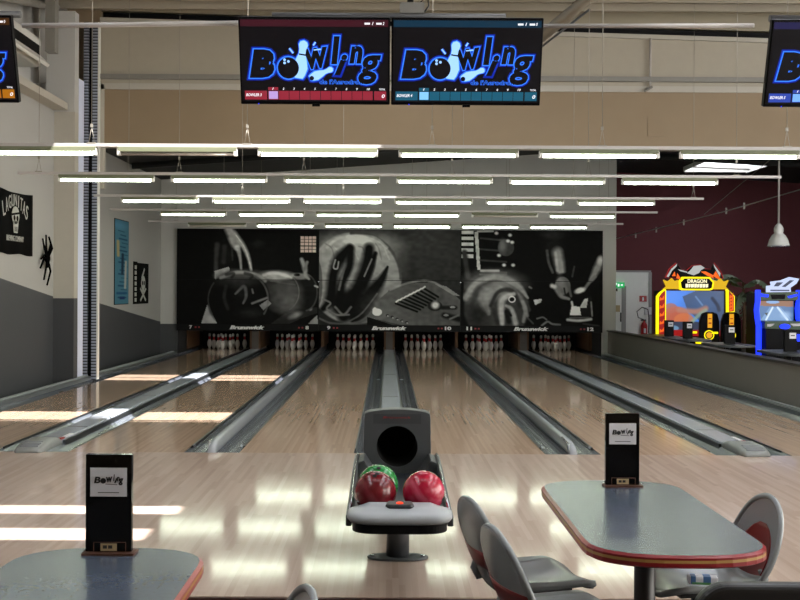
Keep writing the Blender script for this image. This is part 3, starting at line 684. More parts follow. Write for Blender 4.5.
for s in (-1, 1):
    a, b = sorted((s*(FL/2-.035), s*(FL/2+.005))); MB().box(a, b, -.028, .028, -.02, .05).build('lamp_holder', M['white_plastic'], fix0, bevel=.006)
off_mesh = tube_on.data.copy(); off_mesh.materials[0] = M['offtube']
used = False
for ri, (y, z, xa, xb, rl) in enumerate(rows):
    t = thing('light_rail', 'long thin grey rail on wires, carrying the %s of strip lights' % rl, 'rail', (0, y, z+.07), 0, 'light rails')
    MB().box(xa, xb, -.022, .022, .0002, .034).build('bar', M['conduit'], t)
    top = RZ if y < 8 else None
    for hx in (-4.55, -2.75, -1.15, .75, 2.5, 4.4):
        hx += (ri % 3)*.37 - .3; zt = (top if top else roof_z(hx)) - (z+.07) - .0005
        m = MB().tube([(hx, 0, .21), (hx, 0, zt)], .0035, 5); m.tube([(hx-.03, 0, .036), (hx, 0, .21)], .003, 4); m.tube([(hx+.03, 0, .036), (hx, 0, .21)], .003, 4); m.box(hx-.012, hx+.012, -.012, .012, .2, .235); m.box(hx-.045, hx+.045, -.024, .024, .03, .042)
        m.build('hanger_wire', M['wire'], t)
    for i in range(6):
        o = copy_tree(fix0) if used else fix0; used = True
        o.location = ((i-2.5)*FP, y, z)
        lit = (ri, i) not in off
        tag(o, '%s fluorescent strip light, %s on the %s of lights' % ('lit' if lit else 'unlit', posn[i], rl), 'ceiling light', 'strip lights, %s' % rl)
        if not lit:
            for c in o.children:
                if c.name.startswith('tube'): c.data = off_mesh

# ------------------------------------------------------------------ hanging screens
TVW, TVH = .962, .552
def tv(xc, bar, bartxt, headc, lab, square, total):
    t = thing('hanging_screen', lab, 'screen', (xc-.008, -3.2, 2.963), 0, 'hanging screens'); t.rotation_euler.x = math.radians(18)
    MB().box(-TVW/2, TVW/2, 0, .05, -TVH/2, TVH/2).build('casing', M['tv_black'], t, bevel=.006)
    w, h = TVW-.022, TVH-.03
    s = MB().box(-w/2, w/2, -.002, .0, -h/2+.004, h/2+.004).build('display', M['screen_black'], t)
    mb = emis('bar_'+bartxt, bar, 1.0); mh = emis('head_'+bartxt, headc, 1.0); mq = emis('sq_'+bartxt, square, 1.0)
    K = w/765.0
    X = lambda c: -w/2 + (c-20)*K
    Z = lambda c: h/2+.004 - (c-35)*K*1.0*(h/(445*K))
    def B(m, x0, z0, x1, z1, y0, y1): m.box(X(x0), X(x1), y0, y1, Z(z1), Z(z0))
    m = MB(); B(m, 22, 40, 783, 76, -.0028, -.002); m.build('top_band', mh, s)
    m = MB(); B(m, 34, 422, 150, 470, -.0028, -.002)
    for q in range(10): B(m, 157+q*55, 422, 209+q*55, 470, -.0028, -.002)
    B(m, 712, 422, 775, 470, -.0028, -.002); B(m, 157, 402, 209, 418, -.0028, -.002); m.build('score_bar', mb, s)
    m = MB(); B(m, 160, 424, 207, 466, -.0034, -.0028); m.build('score_square', mq, s)
    W_ = M['scr_white']
    MB().text(bartxt, X(40), Z(452), X(122), Z(436), -.0036, 0, .25, .02).build('bowler_name', W_, s)
    MB().text('0', X(752), Z(458), X(768), Z(438), -.0036, 0, .2, .02).build('total_score', W_, s)
    for q in range(10): MB().text(str(q+1), X(178+q*55), Z(416), X(186+q*55 + (8 if q == 9 else 0)), Z(404), -.0036, 0, .2, .02).build('frame_number', W_, s)
    MB().text('TOTAL', X(738), Z(416), X(770), Z(406), -.0036, 0, .1, .02).build('total_caption', W_, s)
    for q, st in ((700, '1'), (755, '2' if total == 'r' else '0')):
        MB().text(st, X(q), Z(66), X(q+8), Z(50), -.0036, 0, .2, .02).build('counter_number', W_, s)
    for q in (662, 722):
        m = MB(); B(m, q, 54, q+28, 64, -.0036, -.003); m.build('counter_caption', W_, s)
    letters = [('B', 62, 352, 192, 198, .16, 0, .08), ('w', 350, 300, 474, 188, .1, .12, .03), ('l', 488, 276, 534, 126, .14, 0, .06), ('i', 508, 336, 570, 222, .35, -.05, .05), ('n', 582, 272, 652, 178, .2, 0, .05), ('g', 628, 384, 748, 226, .2, 0, .03)]
    def ball(m, r, y): m.disc((X(265), Z(297)), r*K, y-.0003, y, 28)
    def pins(m, g, y):
        # standing pin leaning right, and a fallen pin
        def pin(cx, cz, L, ang):
            pr = [(0, .10), (.1, .145), (.28, .185), (.5, .135), (.64, .085), (.75, .085), (.88, .115), (.96, .085), (1, .0)]
            pts = [(u, w_) for u, w_ in pr] + [(u, -w_) for u, w_ in reversed(pr[:-1])]
            out = []
            for u, w_ in pts:
                a, b = u*L, w_*L*1.0
                if g: a = (a - L/2)*(1 + 2*g/L) + L/2; b *= (1 + g/(.16*L))
                out.append((X(cx + a*math.cos(ang) - b*math.sin(ang)), Z(cz - a*math.sin(ang) - b*math.cos(ang))))
            m.prism(out, y-.0003, y)
        pin(318, 352, 205, 1.42); pin(378, 352, 130, .42)
        for (a, b, c, d) in ((272, 192, 292, 218), (408, 158, 396, 176), (398, 200, 436, 196)):
            dx, dz = c-a, d-b; L = math.hypot(dx, dz); nx, nz = -dz/L*(3+g*.5), dx/L*(3+g*.5)
            m.prism([(X(a+nx), Z(b+nz)), (X(c+nx), Z(d+nz)), (X(c-nx), Z(d-nz)), (X(a-nx), Z(b-nz))], y-.0003, y)
    for nm, g, gg, mt, y in (('logo_glow', 12, .075, M['blue_glow'], -.0030), ('logo_outline', 5, .034, M['blue_line'], -.0036)):
        m = MB()
        for ch, x0, zb, x1, zt, sh, rot, bo in letters: m.text(ch, X(x0), Z(zb), X(x1), Z(zt), y, 0, sh, bo, gg*(.75 if ch in 'gw' else 1), rot)
        m.text("de l'Aerodrome", X(428), Z(383), X(684), Z(360), y, 0, .05, .0, gg*.5 + .03)
        ball(m, 57+g, y); pins(m, g, y)
        if g == 16: m.prism([(X(a), Z(b)) for a, b in ((80, 356), (70, 330), (300, 350), (540, 300), (600, 270), (700, 330), (690, 380), (420, 386), (300, 370))], y-.0002, y)
        m.build(nm, mt, s)
    for ch, x0, zb, x1, zt, sh, rot, bo in letters: MB().text(ch, X(x0), Z(zb), X(x1), Z(zt), -.0044, 0, sh, bo, 0, rot).build('logo_letter', M['screen_black'], s)
    MB().text("de l'Aerodrome", X(428), Z(383), X(684), Z(360), -.0044, 0, .05, .0).build('logo_caption', M['screen_black'], s)
    m = MB(); pins(m, 0, -.0048); m.build('logo_pins', M['pin_blue'], s)
    m = MB(); ball(m, 55, -.0055); m.prism([(X(322), Z(218)), (X(358), Z(224)), (X(357), Z(232)), (X(321), Z(226))], -.0052, -.005)
    m.disc((X(386), Z(352)), 12*K, -.0052, -.005); m.build('logo_ball', M['screen_black'], s)
    m = MB()
    for a, b in ((246, 253), (266, 262), (246, 270)): m.disc((X(a), Z(b)), 7*K, -.0060, -.0057, 10)
    m.build('finger_holes', M['pin_blue'], s)
    MB().sphere((X(105), -.004, -TVH/2+.004), .004, 8).build('power_light', M['blue_led'], t)
    MB().box(-.02, .03, -.006, .02, -TVH/2-.012, -TVH/2+.006).build('sensor_bar', M['tv_black'], t)
    MB().box(-.05, .05, .05, .09, TVH/2-.16, TVH/2-.01).build('wall_bracket', M['black_metal'], t)
    return t
tv(-.465, (128, 34, 48), 'BOWLER 3', (52, 14, 24), 'hanging screen with the blue bowling logo and a red score bar', (168, 140, 196), 'r')
tv(.506, (22, 78, 100), 'BOWLER 4', (10, 40, 58), 'hanging screen with the blue bowling logo and a teal score bar', (120, 180, 230), 'b')
tv(.506-3.338-.03, (150, 92, 14), 'BOWLER 2', (60, 34, 10), 'hanging screen cut by the left edge, orange score bar', (200, 150, 60), 'b')
tv(-.465+3.338+.04, (40, 62, 150), 'BOWLER 5', (28, 26, 62), 'hanging screen cut by the right edge, blue score bar', (110, 160, 235), 'b')
def ends(p, q): return [p, q]
tag(MB().tube([(-2.37, -3.12, 3.2), (-1.9, -3.12, 3.205), (-.93, -3.12, 3.225)], .016, 8).build('conduit_pipe', M['conduit']), 'grey conduit pipe between the left and red-bar screens', 'pipe', 'screen conduits')
tag(MB().tube([(.975, -3.12, 3.215), (2.36, -3.12, 3.225)], .014, 8).build('conduit_pipe', M['conduit']), 'grey conduit pipe between the teal-bar and right screens', 'pipe', 'screen conduits')
def bracket(xc, lab, x0, x1):
    t = thing('screen_bracket', lab, 'bracket', (xc, -3.06, 3.285), 0, 'screen brackets')
    MB().tube([(x0, 0, 0), (x1, 0, 0)], .024, 10).build('cross_tube', M['dark_tube'], t)
    MB().box(-.09, .07, -.02, .1, .02, .09).build('junction_box', M['grey_steel'], t)
    MB().tube([(-.02, .05, .08), (-.02, .05, RZ-3.285-.0005)], .02, 8).build('drop_rod', M['black_metal'], t)
    MB().tube([(.03, 0, .08), (.09, 0, .14), (.1, 0, .07), (.07, 0, .03)], .006, 6).build('cable_loop', M['black_metal'], t)
bracket(.16, 'dark tube bracket holding the two middle screens', -.92, .6)
bracket(-3.2, 'dark tube bracket holding the screen at the left edge', -.6, .8)
bracket(3.3, 'dark tube bracket holding the screen at the right edge', -.82, .6)

# ------------------------------------------------------------------ ball return
BX = .066
t = thing('ball_return', 'grey ball return rack with round dark opening, standing on the approach', 'ball return', (BX, -4.1, 0))
# pedestal and feet
MB().lathe([(.065, .01), (.06, .3)], (0, .02, 0), 20).build('pedestal', M['hood_dark'], t)
pts = [(.17*math.copysign(abs(math.cos(a))**.8, math.cos(a)), .085*math.sin(a)) for a in [2*PI*k/28 for k in range(28)]]
MB().plan(pts, 0.001, .014).build('base_plate', M['hood'], t, bevel=.004)
for s in (-1, 1): MB().lathe([(.012, .014), (.012, .021)], (s*.14, 0, 0), 10).build('bolt', M['chrome'], t)
MB().lathe([(.065, .01), (.06, .3)], (0, .9, 0), 20).build('rear_pedestal', M['hood_dark'], t)
MB().box(-.11, .11, -.5, .25, .285, .345).build('under_frame', M['black_metal'], t)
# track bed
MB().box(-.235, .235, -.72, .72, .335, .362).build('track_bed', M['tray_dark'], t)
for x in (-.2, -.045, .045, .2): MB().tube([(x, -.7, .358), (x, .7, .358)], .006, 6).build('track_rail', M['dark_edge'], t)
for s in (-1, 1):
    a = .235 * s
    pr = [(-.78, .34), (.78, .34), (.78, .47), (.3, .455), (-.3, .41), (-.78, .395)]
    MB().side(pr, min(a, a + s*.03), max(a, a + s*.03)).build('side_panel', M['hood'], t, bevel=.006)
    MB().tube([(a + s*.012, -.78, .402), (a + s*.012, -.3, .418), (a + s*.012, .3, .463), (a + s*.012, .74, .478)], .008, 6).build('side_trim', M['chrome'], t)
    MB().prism([(s*.12, .362), (s*.235, .362), (s*.235, .47), (s*.2, .485)], .42, .74).build('hood_wing', M['hood'], t, bevel=.006)
# front lip (light grey)
def lip(z0, z1, grow, yb):
    pts = []
    for k in range(25):
        a = PI + PI*k/24; c, s_ = math.cos(a), math.sin(a)
        pts.append(((.262+grow)*math.copysign(abs(c)**.42, c), -.80 + (.15+grow)*-abs(s_)**.9))
    pts += [((.262+grow), yb), (-(.262+grow), yb)]
    return pts
rings = []
for z, g in ((.372, -.03), (.378, -.006), (.392, .006), (.412, .004), (.424, -.012), (.428, -.03), (.436, -.06), (.450, -.10)):
    rings.append([(x, y, z) for x, y in lip(0, 0, g-.01, -.73)])
MB().rings(rings, True, True, True).build('front_lip', M['tray'], t)
MB().rings([[(x*.96, y*.985, z) for x, y in lip(0, 0, -.02, -.5)] for z in (.33, .372)], True, True, False).build('lip_underside', M['black'], t)
dish = [(x*.86, -.8 + (y+.8)*.62) for x, y in lip(0, 0, -.03, -.66)]
b = MB().plan([(-.07, -.84), (-.055, -.865), (.055, -.865), (.07, -.84), (.06, -.75), (-.06, -.75)], .44, .462).build('button_box', M['tray_dark'], t, bevel=.01)
MB().lathe([(.017, 0), (.017, .004), (.01, .007)], (.0, -.825, .462), 14).build('reset_button', M['red_light'], b)
# hood with round opening
h = .21; top = .756; bot = .335; cz = .522; cr = .129; N_ = 64
def outline(a):
    c, s_ = math.cos(a), math.sin(a)
    best = 9
    # ray to a rounded trapezoid
    for r in np.linspace(.13, .45, 320):
        x, z = r*c, cz + r*s_
        f = max(0, (z-.5)/.256); hw = .213 - .004*f
        zt = top - .02*(x/.2)**2
        inside = abs(x) < hw and bot < z < zt
        if abs(x) > hw-.018 and z > zt-.018: inside = inside and ((abs(x)-(hw-.018))**2 + (z-(zt-.018))**2 < .000324)
        if not inside: return x, z
    return r*c, cz + r*s_
O = [outline(2*PI*k/N_) for k in range(N_)]
Ci = [(cr*math.cos(2*PI*k/N_), cz + cr*math.sin(2*PI*k/N_)) for k in range(N_)]
y0 = .76
rings = [[(x*.9, y0+.55, bot + (z-bot)*.72) for x, z in O], [(x, y0+.12, z) for x, z in O], [(x*1.0, y0+.02, z) for x, z in O], [(x*.985, y0, z*.99+.005) for x, z in O], [(x, y0, z) for x, z in Ci], [(x, y0+.02, z) for x, z in Ci], [(x*.97, y0+.4, cz+(z-cz)*.97) for x, z in Ci]]
m = MB().rings(rings, True, True, False)
for f in m.bm.faces: f.smooth = False
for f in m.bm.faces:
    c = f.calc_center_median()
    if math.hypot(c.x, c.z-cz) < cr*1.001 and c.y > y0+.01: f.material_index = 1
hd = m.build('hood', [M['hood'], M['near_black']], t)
MB().prism([(-.15, .665), (.15, .665), (.15, .728), (-.15, .728)], y0-.003, y0+.004).build('hood_panel', M['hood_dark'], hd)
MB().text('Brunswick', -.09, .698, .085, .712, y0-.006, .002, .2, .0).build('hood_lettering', M['dart_red'], hd)
# balls
def ball(name, x, y, z, m_, lab, holes_=()):
    r = .1079
    o = thing(name, lab, 'bowling ball', (x, y, z), 0, 'bowling balls')
    b_ = MB().sphere((0,0,0), r, 40).build('shell', m_, o)
    for (a, e) in holes_:
        d = Vector((math.sin(a)*math.cos(e), -math.cos(a)*math.cos(e), math.sin(e)))
        q = MB().lathe([(.012, -.006), (.012, .0008)], (0,0,0), 12)
        q.xform(Matrix.Translation(d*r*.9985) @ d.to_track_quat('Z', 'Y').to_matrix().to_4x4()); q.build('finger_hole', M['near_black'], o)
    return o
zb = .364 + .1079
ball('bowling_ball', -.056, -4.68, zb, M['ball_red'], 'dark maroon marbled bowling ball, front left on the rack', ((-.06, 1.02), (.25, 1.2)))
ball('bowling_ball', .190, -4.66, zb, M['ball_pink'], 'crimson pink marbled bowling ball, front right on the rack', ((1.2, -.3),))
ball('bowling_ball', -.046, -4.46, zb, M['ball_green'], 'green bowling ball half hidden behind the maroon one', ((.1, 1.1),))

# ------------------------------------------------------------------ tables
def table_pts(w, y0, y1, sag, p=2.0, n=16):
    pts = []
    for k in range(n+1):
        a = PI*k/n; c, s_ = math.cos(a), math.sin(a); pts.append((w*math.copysign(abs(c)**(2/p), c), y1 - sag + sag*abs(s_)**(2/p)))
    for k in range(n+1):
        a = PI + PI*k/n; c, s_ = math.cos(a), math.sin(a); pts.append((w*math.copysign(abs(c)**(2/p), c), y0 + sag - sag*abs(s_)**(2/p)))
    return pts
def scale_pts(pts, d, cx=0, cy=0):
    out = []; n = len(pts)
    for i, (x, y) in enumerate(pts):
        a = Vector(pts[i-1]); b = Vector(pts[(i+1) % n]); tdir = (b-a)
        if tdir.length < 1e-6: out.append((x, y)); continue
        tdir.normalize(); nrm = Vector((tdir.y, -tdir.x)); out.append((x - nrm.x*d, y - nrm.y*d))
    return out
def table(xc, yc, L, sag, lab, post_y, edge_c=None):
    t = thing('bowling_table', lab, 'table', (xc, yc, -.15), 0, 'tables')
    o = table_pts(.325, -L/2, L/2, sag, 2.5); zt = .75
    top_in = scale_pts(o, .012)
    MB().plan(top_in, zt-.012, zt).build('table_top', M['laminate'], t)
    m = MB().rings([[(x, y, z) for x, y in pts] for pts, z in ((scale_pts(o, .012), zt-.046), (o, zt-.040), (o, zt-.028), (o, zt-.026), (o, zt-.018), (o, zt-.016), (o, zt-.008), (scale_pts(o, .012), zt-.0006))], True, True, False)
    for f in m.bm.faces:
        zc = f.calc_center_median().z
        if zt-.0265 < zc < zt-.0165 and abs(f.normal.z) < .5 and len(f.verts) == 4: f.material_index = 1
    m.build('edge_band', [M['edge_red'], edge_c or M['edge_tan']], t)
    MB().lathe([(.042, 0), (.042, .70)], (0, post_y, 0), 24).build('post', M['black_metal'], t)
    MB().lathe([(.24, 0.001), (.24, .012), (.06, .035), (.05, .05)], (0, post_y, 0), 32).build('foot_plate', M['black_metal'], t)
    MB().box(-.2, .2, post_y-.25, post_y+.25, .685, .704).build('top_bracket', M['black_metal'], t)
    return t
table(1.035, -5.815, 1.56, .26, 'grey topped table with red edge, standing on the right behind the empty chairs', -.1)
table(-.925, -7.28, 1.56, .26, 'grey topped table with red edge, cut off at the lower left corner', -.1)

def menu(xc, yc, lab, rz=0.0):
    t = thing('menu_holder', lab, 'menu holder', (xc, yc, .6005), rz, 'menu holders')
    MB().box(-.085, .092, -.04, .04, 0, .008).build('foot', M['wood_foot'], t)
    MB().box(-.078, .078, -.012, .014, .008, .337).build('board', M['gloss_black'], t, bevel=.002)
    c = MB().box(-.062, .062, -.0135, -.0119, .195, .292).build('logo_card', M['card'], t)
    m = MB(); y = -.0145
    for ch, x0, z0, x1, z1, rot in (('B', -.049, .24, -.027, .262, 0), ('w', -.008, .243, .014, .262, .1), ('l', .016, .247, .021, .270, 0), ('i', .021, .240, .029, .258, -.2), ('n', .028, .247, .038, .262, .1), ('g', .034, .233, .050, .257, 0)): m.text(ch, x0, z0, x1, z1, y, .0008, .15, .04, 0, rot)
    m.disc((-.018, .248), .0095, y, y+.0008, 14); m.prism([(-.01, .236), (.03, .234), (.03, .236), (-.01, .238)], y, y+.0008)
    m.box(-.036, .036, y, y+.0008, .207, .2095)
    m.build('logo_lettering', M['ink'], c)
    MB().box(-.026, .029, -.0145, -.0119, .011, .036).build('sticker', M['label_tan'], t)
    m = MB(); m.box(-.05, -.048, -.015, -.0119, .009, .04).box(.058, .06, -.015, -.0119, .009, .04).box(-.05, .06, -.015, -.0119, .039, .041); m.build('pocket_rim', M['wood_foot'], t)
    MB().box(-.018, -.004, -.0152, -.0146, .019, .03).box(0, .014, -.0152, -.0146, .019, .03).build('sticker_marks', M['ink'], t)
menu(1.088, -5.21, 'black menu holder with white logo card standing on the right table')
menu(-.94, -6.60, 'black menu holder with white logo card standing on the lower left table')

# ------------------------------------------------------------------ chairs
def chair_proto():
    t = thing('moulded_chair', '', 'chair', (0,0,0), 0, 'chairs')
    # seat faces +x ; origin on the floor under the seat middle
    # backrest: rounded shield, concave to the sitter
    def back_pt(u, v, off):
        z = .36 + .42*v
        w = .205 - .06*abs((.42-v)/.42)**1.6 if v < .42 else (.205-.045*.58**1.5*0)*max(0.0, 1-((v-.42)/.58)**2.3)**.5
        x = -.185 - .13*v - .015*math.sin(PI*v) + .06*u*u*(1-.92*v)
        if v < .18: x += .06*((.18-v)/.18)**2
        return (x - off, u*w, z)
    NU, NV = 18, 26
    vs = [1 - (1 - j/NV)**1.6 for j in range(NV+1)]
    vs[-1] = .9995
    def slab(m, f, us, vs, th):
        A = [[m.bm.verts.new(f(u, v, 0)) for u in us] for v in vs]; B = [[m.bm.verts.new(f(u, v, th)) for u in us] for v in vs]; fs = []
        for i in range(len(vs)-1):
            for j in range(len(us)-1):
                fs.append(m.bm.faces.new((A[i][j], A[i][j+1], A[i+1][j+1], A[i+1][j]))); fs.append(m.bm.faces.new((B[i][j+1], B[i][j], B[i+1][j], B[i+1][j+1])))
        for i in range(len(vs)-1):
            fs.append(m.bm.faces.new((A[i][0], A[i+1][0], B[i+1][0], B[i][0]))); fs.append(m.bm.faces.new((A[i+1][-1], A[i][-1], B[i][-1], B[i+1][-1])))
        for j in range(len(us)-1):
            fs.append(m.bm.faces.new((A[0][j+1], A[0][j], B[0][j], B[0][j+1]))); fs.append(m.bm.faces.new((A[-1][j], A[-1][j+1], B[-1][j+1], B[-1][j])))
        m._f(fs, True); return m
    us = [-1 + 2*j/NU for j in range(NU+1)]
    b = slab(MB(), back_pt, us, vs, .016).build('backrest', M['chair'], t)
    # rolled rim following the outline
    rim = [back_pt(-1, v, .004) for v in vs] + [back_pt(1, v, .004) for v in reversed(vs)]
    MB().tube(rim, .0125, 8).build('rim', M['chair'], b)
    # red insert on the front and red band behind
    def red_pt(u, v, off):
        vv = .18 + .56*v; ww = 1.0*math.sqrt(max(.0, 1-((v-.35)/.66)**2)) if v > .35 else 1
        p = back_pt(u*.72*max(ww, .02), vv, 0); return (p[0] + .003 - off, p[1], p[2])
    slab(MB(), red_pt, us, [j/12*.995 for j in range(13)], .002).build('front_insert', M['chair_red'], b)
    def band_pt(u, v, off):
        p = back_pt(u*.97, .33 + .17*v, 0); return (p[0] - .0172 - off, p[1], p[2])
    slab(MB(), band_pt, us, [j/4 for j in range(5)], .003).build('rear_band', M['chair_red'], b)
    # seat pan
    def seat_pt(u, v, off):
        x = -.2 + .405*v; w = .2 + .025*math.sin(PI*min(1, v*1.1)*.5); w *= (1 - max(0, (v-.75)/.25)**3*.35)
        z = .445 - .028*(1-u*u)*math.sin(PI*min(1, v+.1)) + .02*u*u
        if v < .15: z += .03*((.15-v)/.15)**2
        if v > .8: z -= .03*((v-.8)/.2)**2
        return (x, u*w*(1-.12*(off > 0)), z - off*2.2)
    svs = [j/22 for j in range(23)]
    s_ = slab(MB(), seat_pt, us, svs, .016).build('seat', M['chair'], t)
    rim = [seat_pt(-1, v, .008) for v in svs] + [seat_pt(u, 1, .008) for u in us[1:-1]] + [seat_pt(1, v, .008) for v in reversed(svs)]
    MB().tube(rim, .012, 8).build('rim', M['chair'], s_)
    # joint between seat and backrest
    for s in (-1, 1): MB().tube([(-.16, s*.13, .43), (-.215, s*.13, .42), (-.235, s*.125, .46), (-.222, s*.12, .5)], .016, 8).build('support_arm', M['chair'], t)
    MB().box(-.1, .12, -.1, .1, .385, .408).build('seat_bracket', M['black_metal'], t)
    MB().lathe([(.03, .03), (.03, .39)], (0, 0, 0), 16).build('leg', M['black_metal'], t)
    MB().lathe([(.2, 0.001), (.2, .01), (.05, .03)], (0, 0, 0), 28).build('foot_plate', M['black_metal'], t)
    return t
ch = chair_proto()
spots = [(.64, -5.62, .30, 'grey moulded chair with red band, left of the right table and farther back'), (.69, -6.20, .26, 'grey moulded chair with red band, left of the right table and nearer'),
         (1.32, -5.66, PI+.14, 'grey moulded chair with red insert, right of the right table'), (-.52, -7.26, PI+.3, 'grey moulded chair back cut off at the bottom edge, beside the lower left table')]
for i, (x, y, r, lab) in enumerate(spots):
    o = ch if i == 0 else copy_tree(ch)
    o.location = (x, y, -.15); o.rotation_euler.z = r; tag(o, lab, 'chair', 'moulded grey chairs')
# small packet on the seat of the right chair
t = thing('tissue_packet', 'white and blue striped packet lying on the right chair seat', 'packet', (1.31, -5.76, .292), -.15)
MB().box(-.06, .06, -.025, .025, 0, .035).build('packet_body', M['card'], t, bevel=.008)
MB().box(-.05, -.03, -.0256, .0256, .004, .0356).box(.0, .03, -.0256, .0256, .012, .0356).build('blue_print', mat('packet_blue', (70, 110, 160), .5), t)
MB().box(-.045, .03, -.0257, -.025, .003, .012).build('green_print', mat('packet_green', (90, 150, 90), .5), t)
# black upholstered chair in the foreground
t = thing('black_chair', 'black chair back with rounded corners in the lower right foreground', 'chair', (1.10, -7.5, -.15))
def rr(w, z0, z1, r, n=8):
    pts = [(-w, z0), (w, z0)]
    for k in range(n+1): a = PI/2*k/n; pts.append((w-r + r*math.cos(a), z1-r + r*math.sin(a)))
    for k in range(n+1): a = PI/2 + PI/2*k/n; pts.append((-w+r + r*math.cos(a), z1-r + r*math.sin(a)))
    return pts
MB().prism(rr(.295, .48, .885, .09), 0, .06).build('backrest', M['black_metal'], t, bevel=.02, seg=4)
MB().box(-.24, .24, .02, .48, .42, .48).build('seat', M['black_metal'], t, bevel=.02)
for sx in (-.21, .21):
    for y_ in (.06, .44): MB().tube([(sx, y_, .42), (sx*1.05, y_, .0)], .014, 8).build('leg', M['black_metal'], t)
for sx in (-.2, .2): MB().tube([(sx, .06, .42), (sx, .05, .52)], .014, 8).build('back_support', M['black_metal'], t)

# ------------------------------------------------------------------ left wall decorations
Z2X = Matrix(((0,0,0,0),)*4)
def on_left(mb, y, z):  # turn an xz drawing (facing -y) to face +x on the left wall
    R = Matrix(((0, -1, 0, 0), (1, 0, 0, 0), (0, 0, 1, 0), (0, 0, 0, 1)))
    return mb.xform(R)
def left_part(mb, name, m, parent): return on_left(mb, 0, 0).build(name, m, parent)
t = thing('wall_flag', 'black flag with pale skull and lettering pinned high on the left wall', 'flag', (-5.346, 5.76, 2.45))
fl = MB(); n = 24
rings = []
for k in range(n+1):
    x = -.8 + 1.6*k/n; w = -.012 - .01*math.sin(x*9)
    sagt = .03*math.sin(PI*k/n)
    rings.append([(x, w, -.455 + .01*math.sin(x*7)), (x, w, .455-sagt), (x, w+.006, .455-sagt), (x, w+.006, -.455 + .01*math.sin(x*7))])
left_part(fl.rings(rings, True, True, True), 'cloth', M['fabric_black'], t)
m = MB()
for i, chh in enumerate('LAGUNITAS'):
    u = (i-4)/4; hw = .014 if chh == 'I' else .05; m.text(chh, u*.5-hw, .24-.12*u*u-.05*abs(u), u*.5+hw, .40-.12*u*u, -.028, .004, 0, .0, 0, -.28*u)
left_part(m, 'arched_lettering', M['fabric_grey'], t)
left_part(MB().text('BREWING COMPANY', -.38, -.27, .36, -.19, -.028, .004), 'lower_lettering', M['fabric_grey'], t)
m = MB(); m.disc((0, .1), .16, -.028, -.023, 20, .13); m.prism([(-.11, .02), (.13, .02), (.08, -.15), (-.07, -.15)], -.028, -.023)
left_part(m, 'skull_print', M['fabric_grey'], t)
m = MB(); m.disc((-.06, .06), .04, -.031, -.027, 12); m.disc((.07, .06), .04, -.031, -.027, 12); m.prism([(-.02, -.02), (.03, -.02), (.0, .03)], -.031, -.027); m.prism([(-.17, .12), (.17, .16), (.17, .13), (-.17, .09)], -.031, -.027)
for q in range(4): m.box(-.05+q*.035, -.04+q*.035, -.031, -.027, -.13, -.06)
left_part(m, 'skull_black_print', M['fabric_black'], t)  # black eyes, nose, band and teeth of the printed skull
t = thing('spider_decoration', 'large fuzzy black toy spider hanging on the left wall beside the flag', 'decoration', (-5.30, 7.22, 1.98))
MB().sphere((0, 0, 0), .07, 14, .6, 1, 1.2).sphere((0, .02, -.1), .05, 12, .6, 1, 1).build('body', M['fuzzy'], t)
for ly, lz, my, mz in ((-.22, .30, -.2, .12), (-.05, .36, -.13, .16), (.2, .2, .1, .22), (.1, .34, .18, .16), (-.3, -.02, -.18, .06), (-.33, -.16, -.22, .0), (-.15, -.34, -.14, -.16), (.02, -.42, .1, -.2)):
    MB().tube([(0, 0, 0), (.02, my, mz), (-.01, ly, lz)], [.022, .018, .014], 6).build('leg', M['fuzzy'], t)
# blue poster
t = thing('blue_poster', 'tall blue printed poster on the left wall beyond the steel column', 'poster', (-5.348, 12.32, 2.05))
P = Paint(0, 0, 75, 470, 60, 200, (74, 122, 142))
P.ell(20, 30, 40, 20, (96, 150, 190), .6, .6)
for q in range(18): P.stroke([(18 + (q*13) % 20, 60+q*22), (50 + (q*7) % 22, 62+q*22)], 2 + q % 3, (20, 60, 92), .8)
P.stroke([(16, 120), (18, 200)], 7, (176, 160, 110)); P.stroke([(60, 230), (56, 380)], 6, (170, 176, 170)); P.stroke([(42, 190), (40, 300)], 6, (20, 44, 66)); P.poly([(26, 428), (54, 428), (54, 446), (26, 446)], (24, 50, 100)); P.stroke([(14, 410), (62, 410)], 6, (30, 80, 120))
left_part(MB().box(-.6, .6, -.012, -.0005, -.85, .85), 'backing', M['black'], t)
P.obj('poster_print', M['print'], lambda X, Z: np.stack([np.full_like(X, .013), -.585 + X/75*1.17, .835 - Z/470*1.67], -1), t)
# pirate flag
t = thing('pirate_flag', 'black flag with skull and crossed bones on the far left wall', 'flag', (-5.348, 14.1, 1.645))
left_part(MB().box(-.72, -.35, -.012, -.0005, -.45, .45).box(-.33, .76, -.014, -.0005, -.45, .43), 'cloth', M['fabric_black'], t)
m = MB(); m.disc((.2, .0), .2, -.02, -.013, 18, .16); m.box(.1, .3, -.02, -.013, -.2, -.08)
for s in (-1, 1): m.prism([(.2-.3*s, -.36), (.2-.24*s, -.40), (.2+.3*s, -.14), (.2+.26*s, -.1)], -.02, -.013)
m.prism([(.02, .12), (.3, .33), (.36, .3), (.1, .08)], -.02, -.013)
left_part(m, 'skull_print', M['fabric_grey'], t)
for ex in (.12, .28): left_part(MB().disc((ex, .0), .05, -.024, -.019, 10), 'eye_print', M['fabric_black'], t)
m = MB()
for q in range(7): m.box(-.62, -.45, -.018, -.011, -.4+q*.115, -.32+q*.115)
left_part(m, 'strip_print', M['fabric_grey'], t)
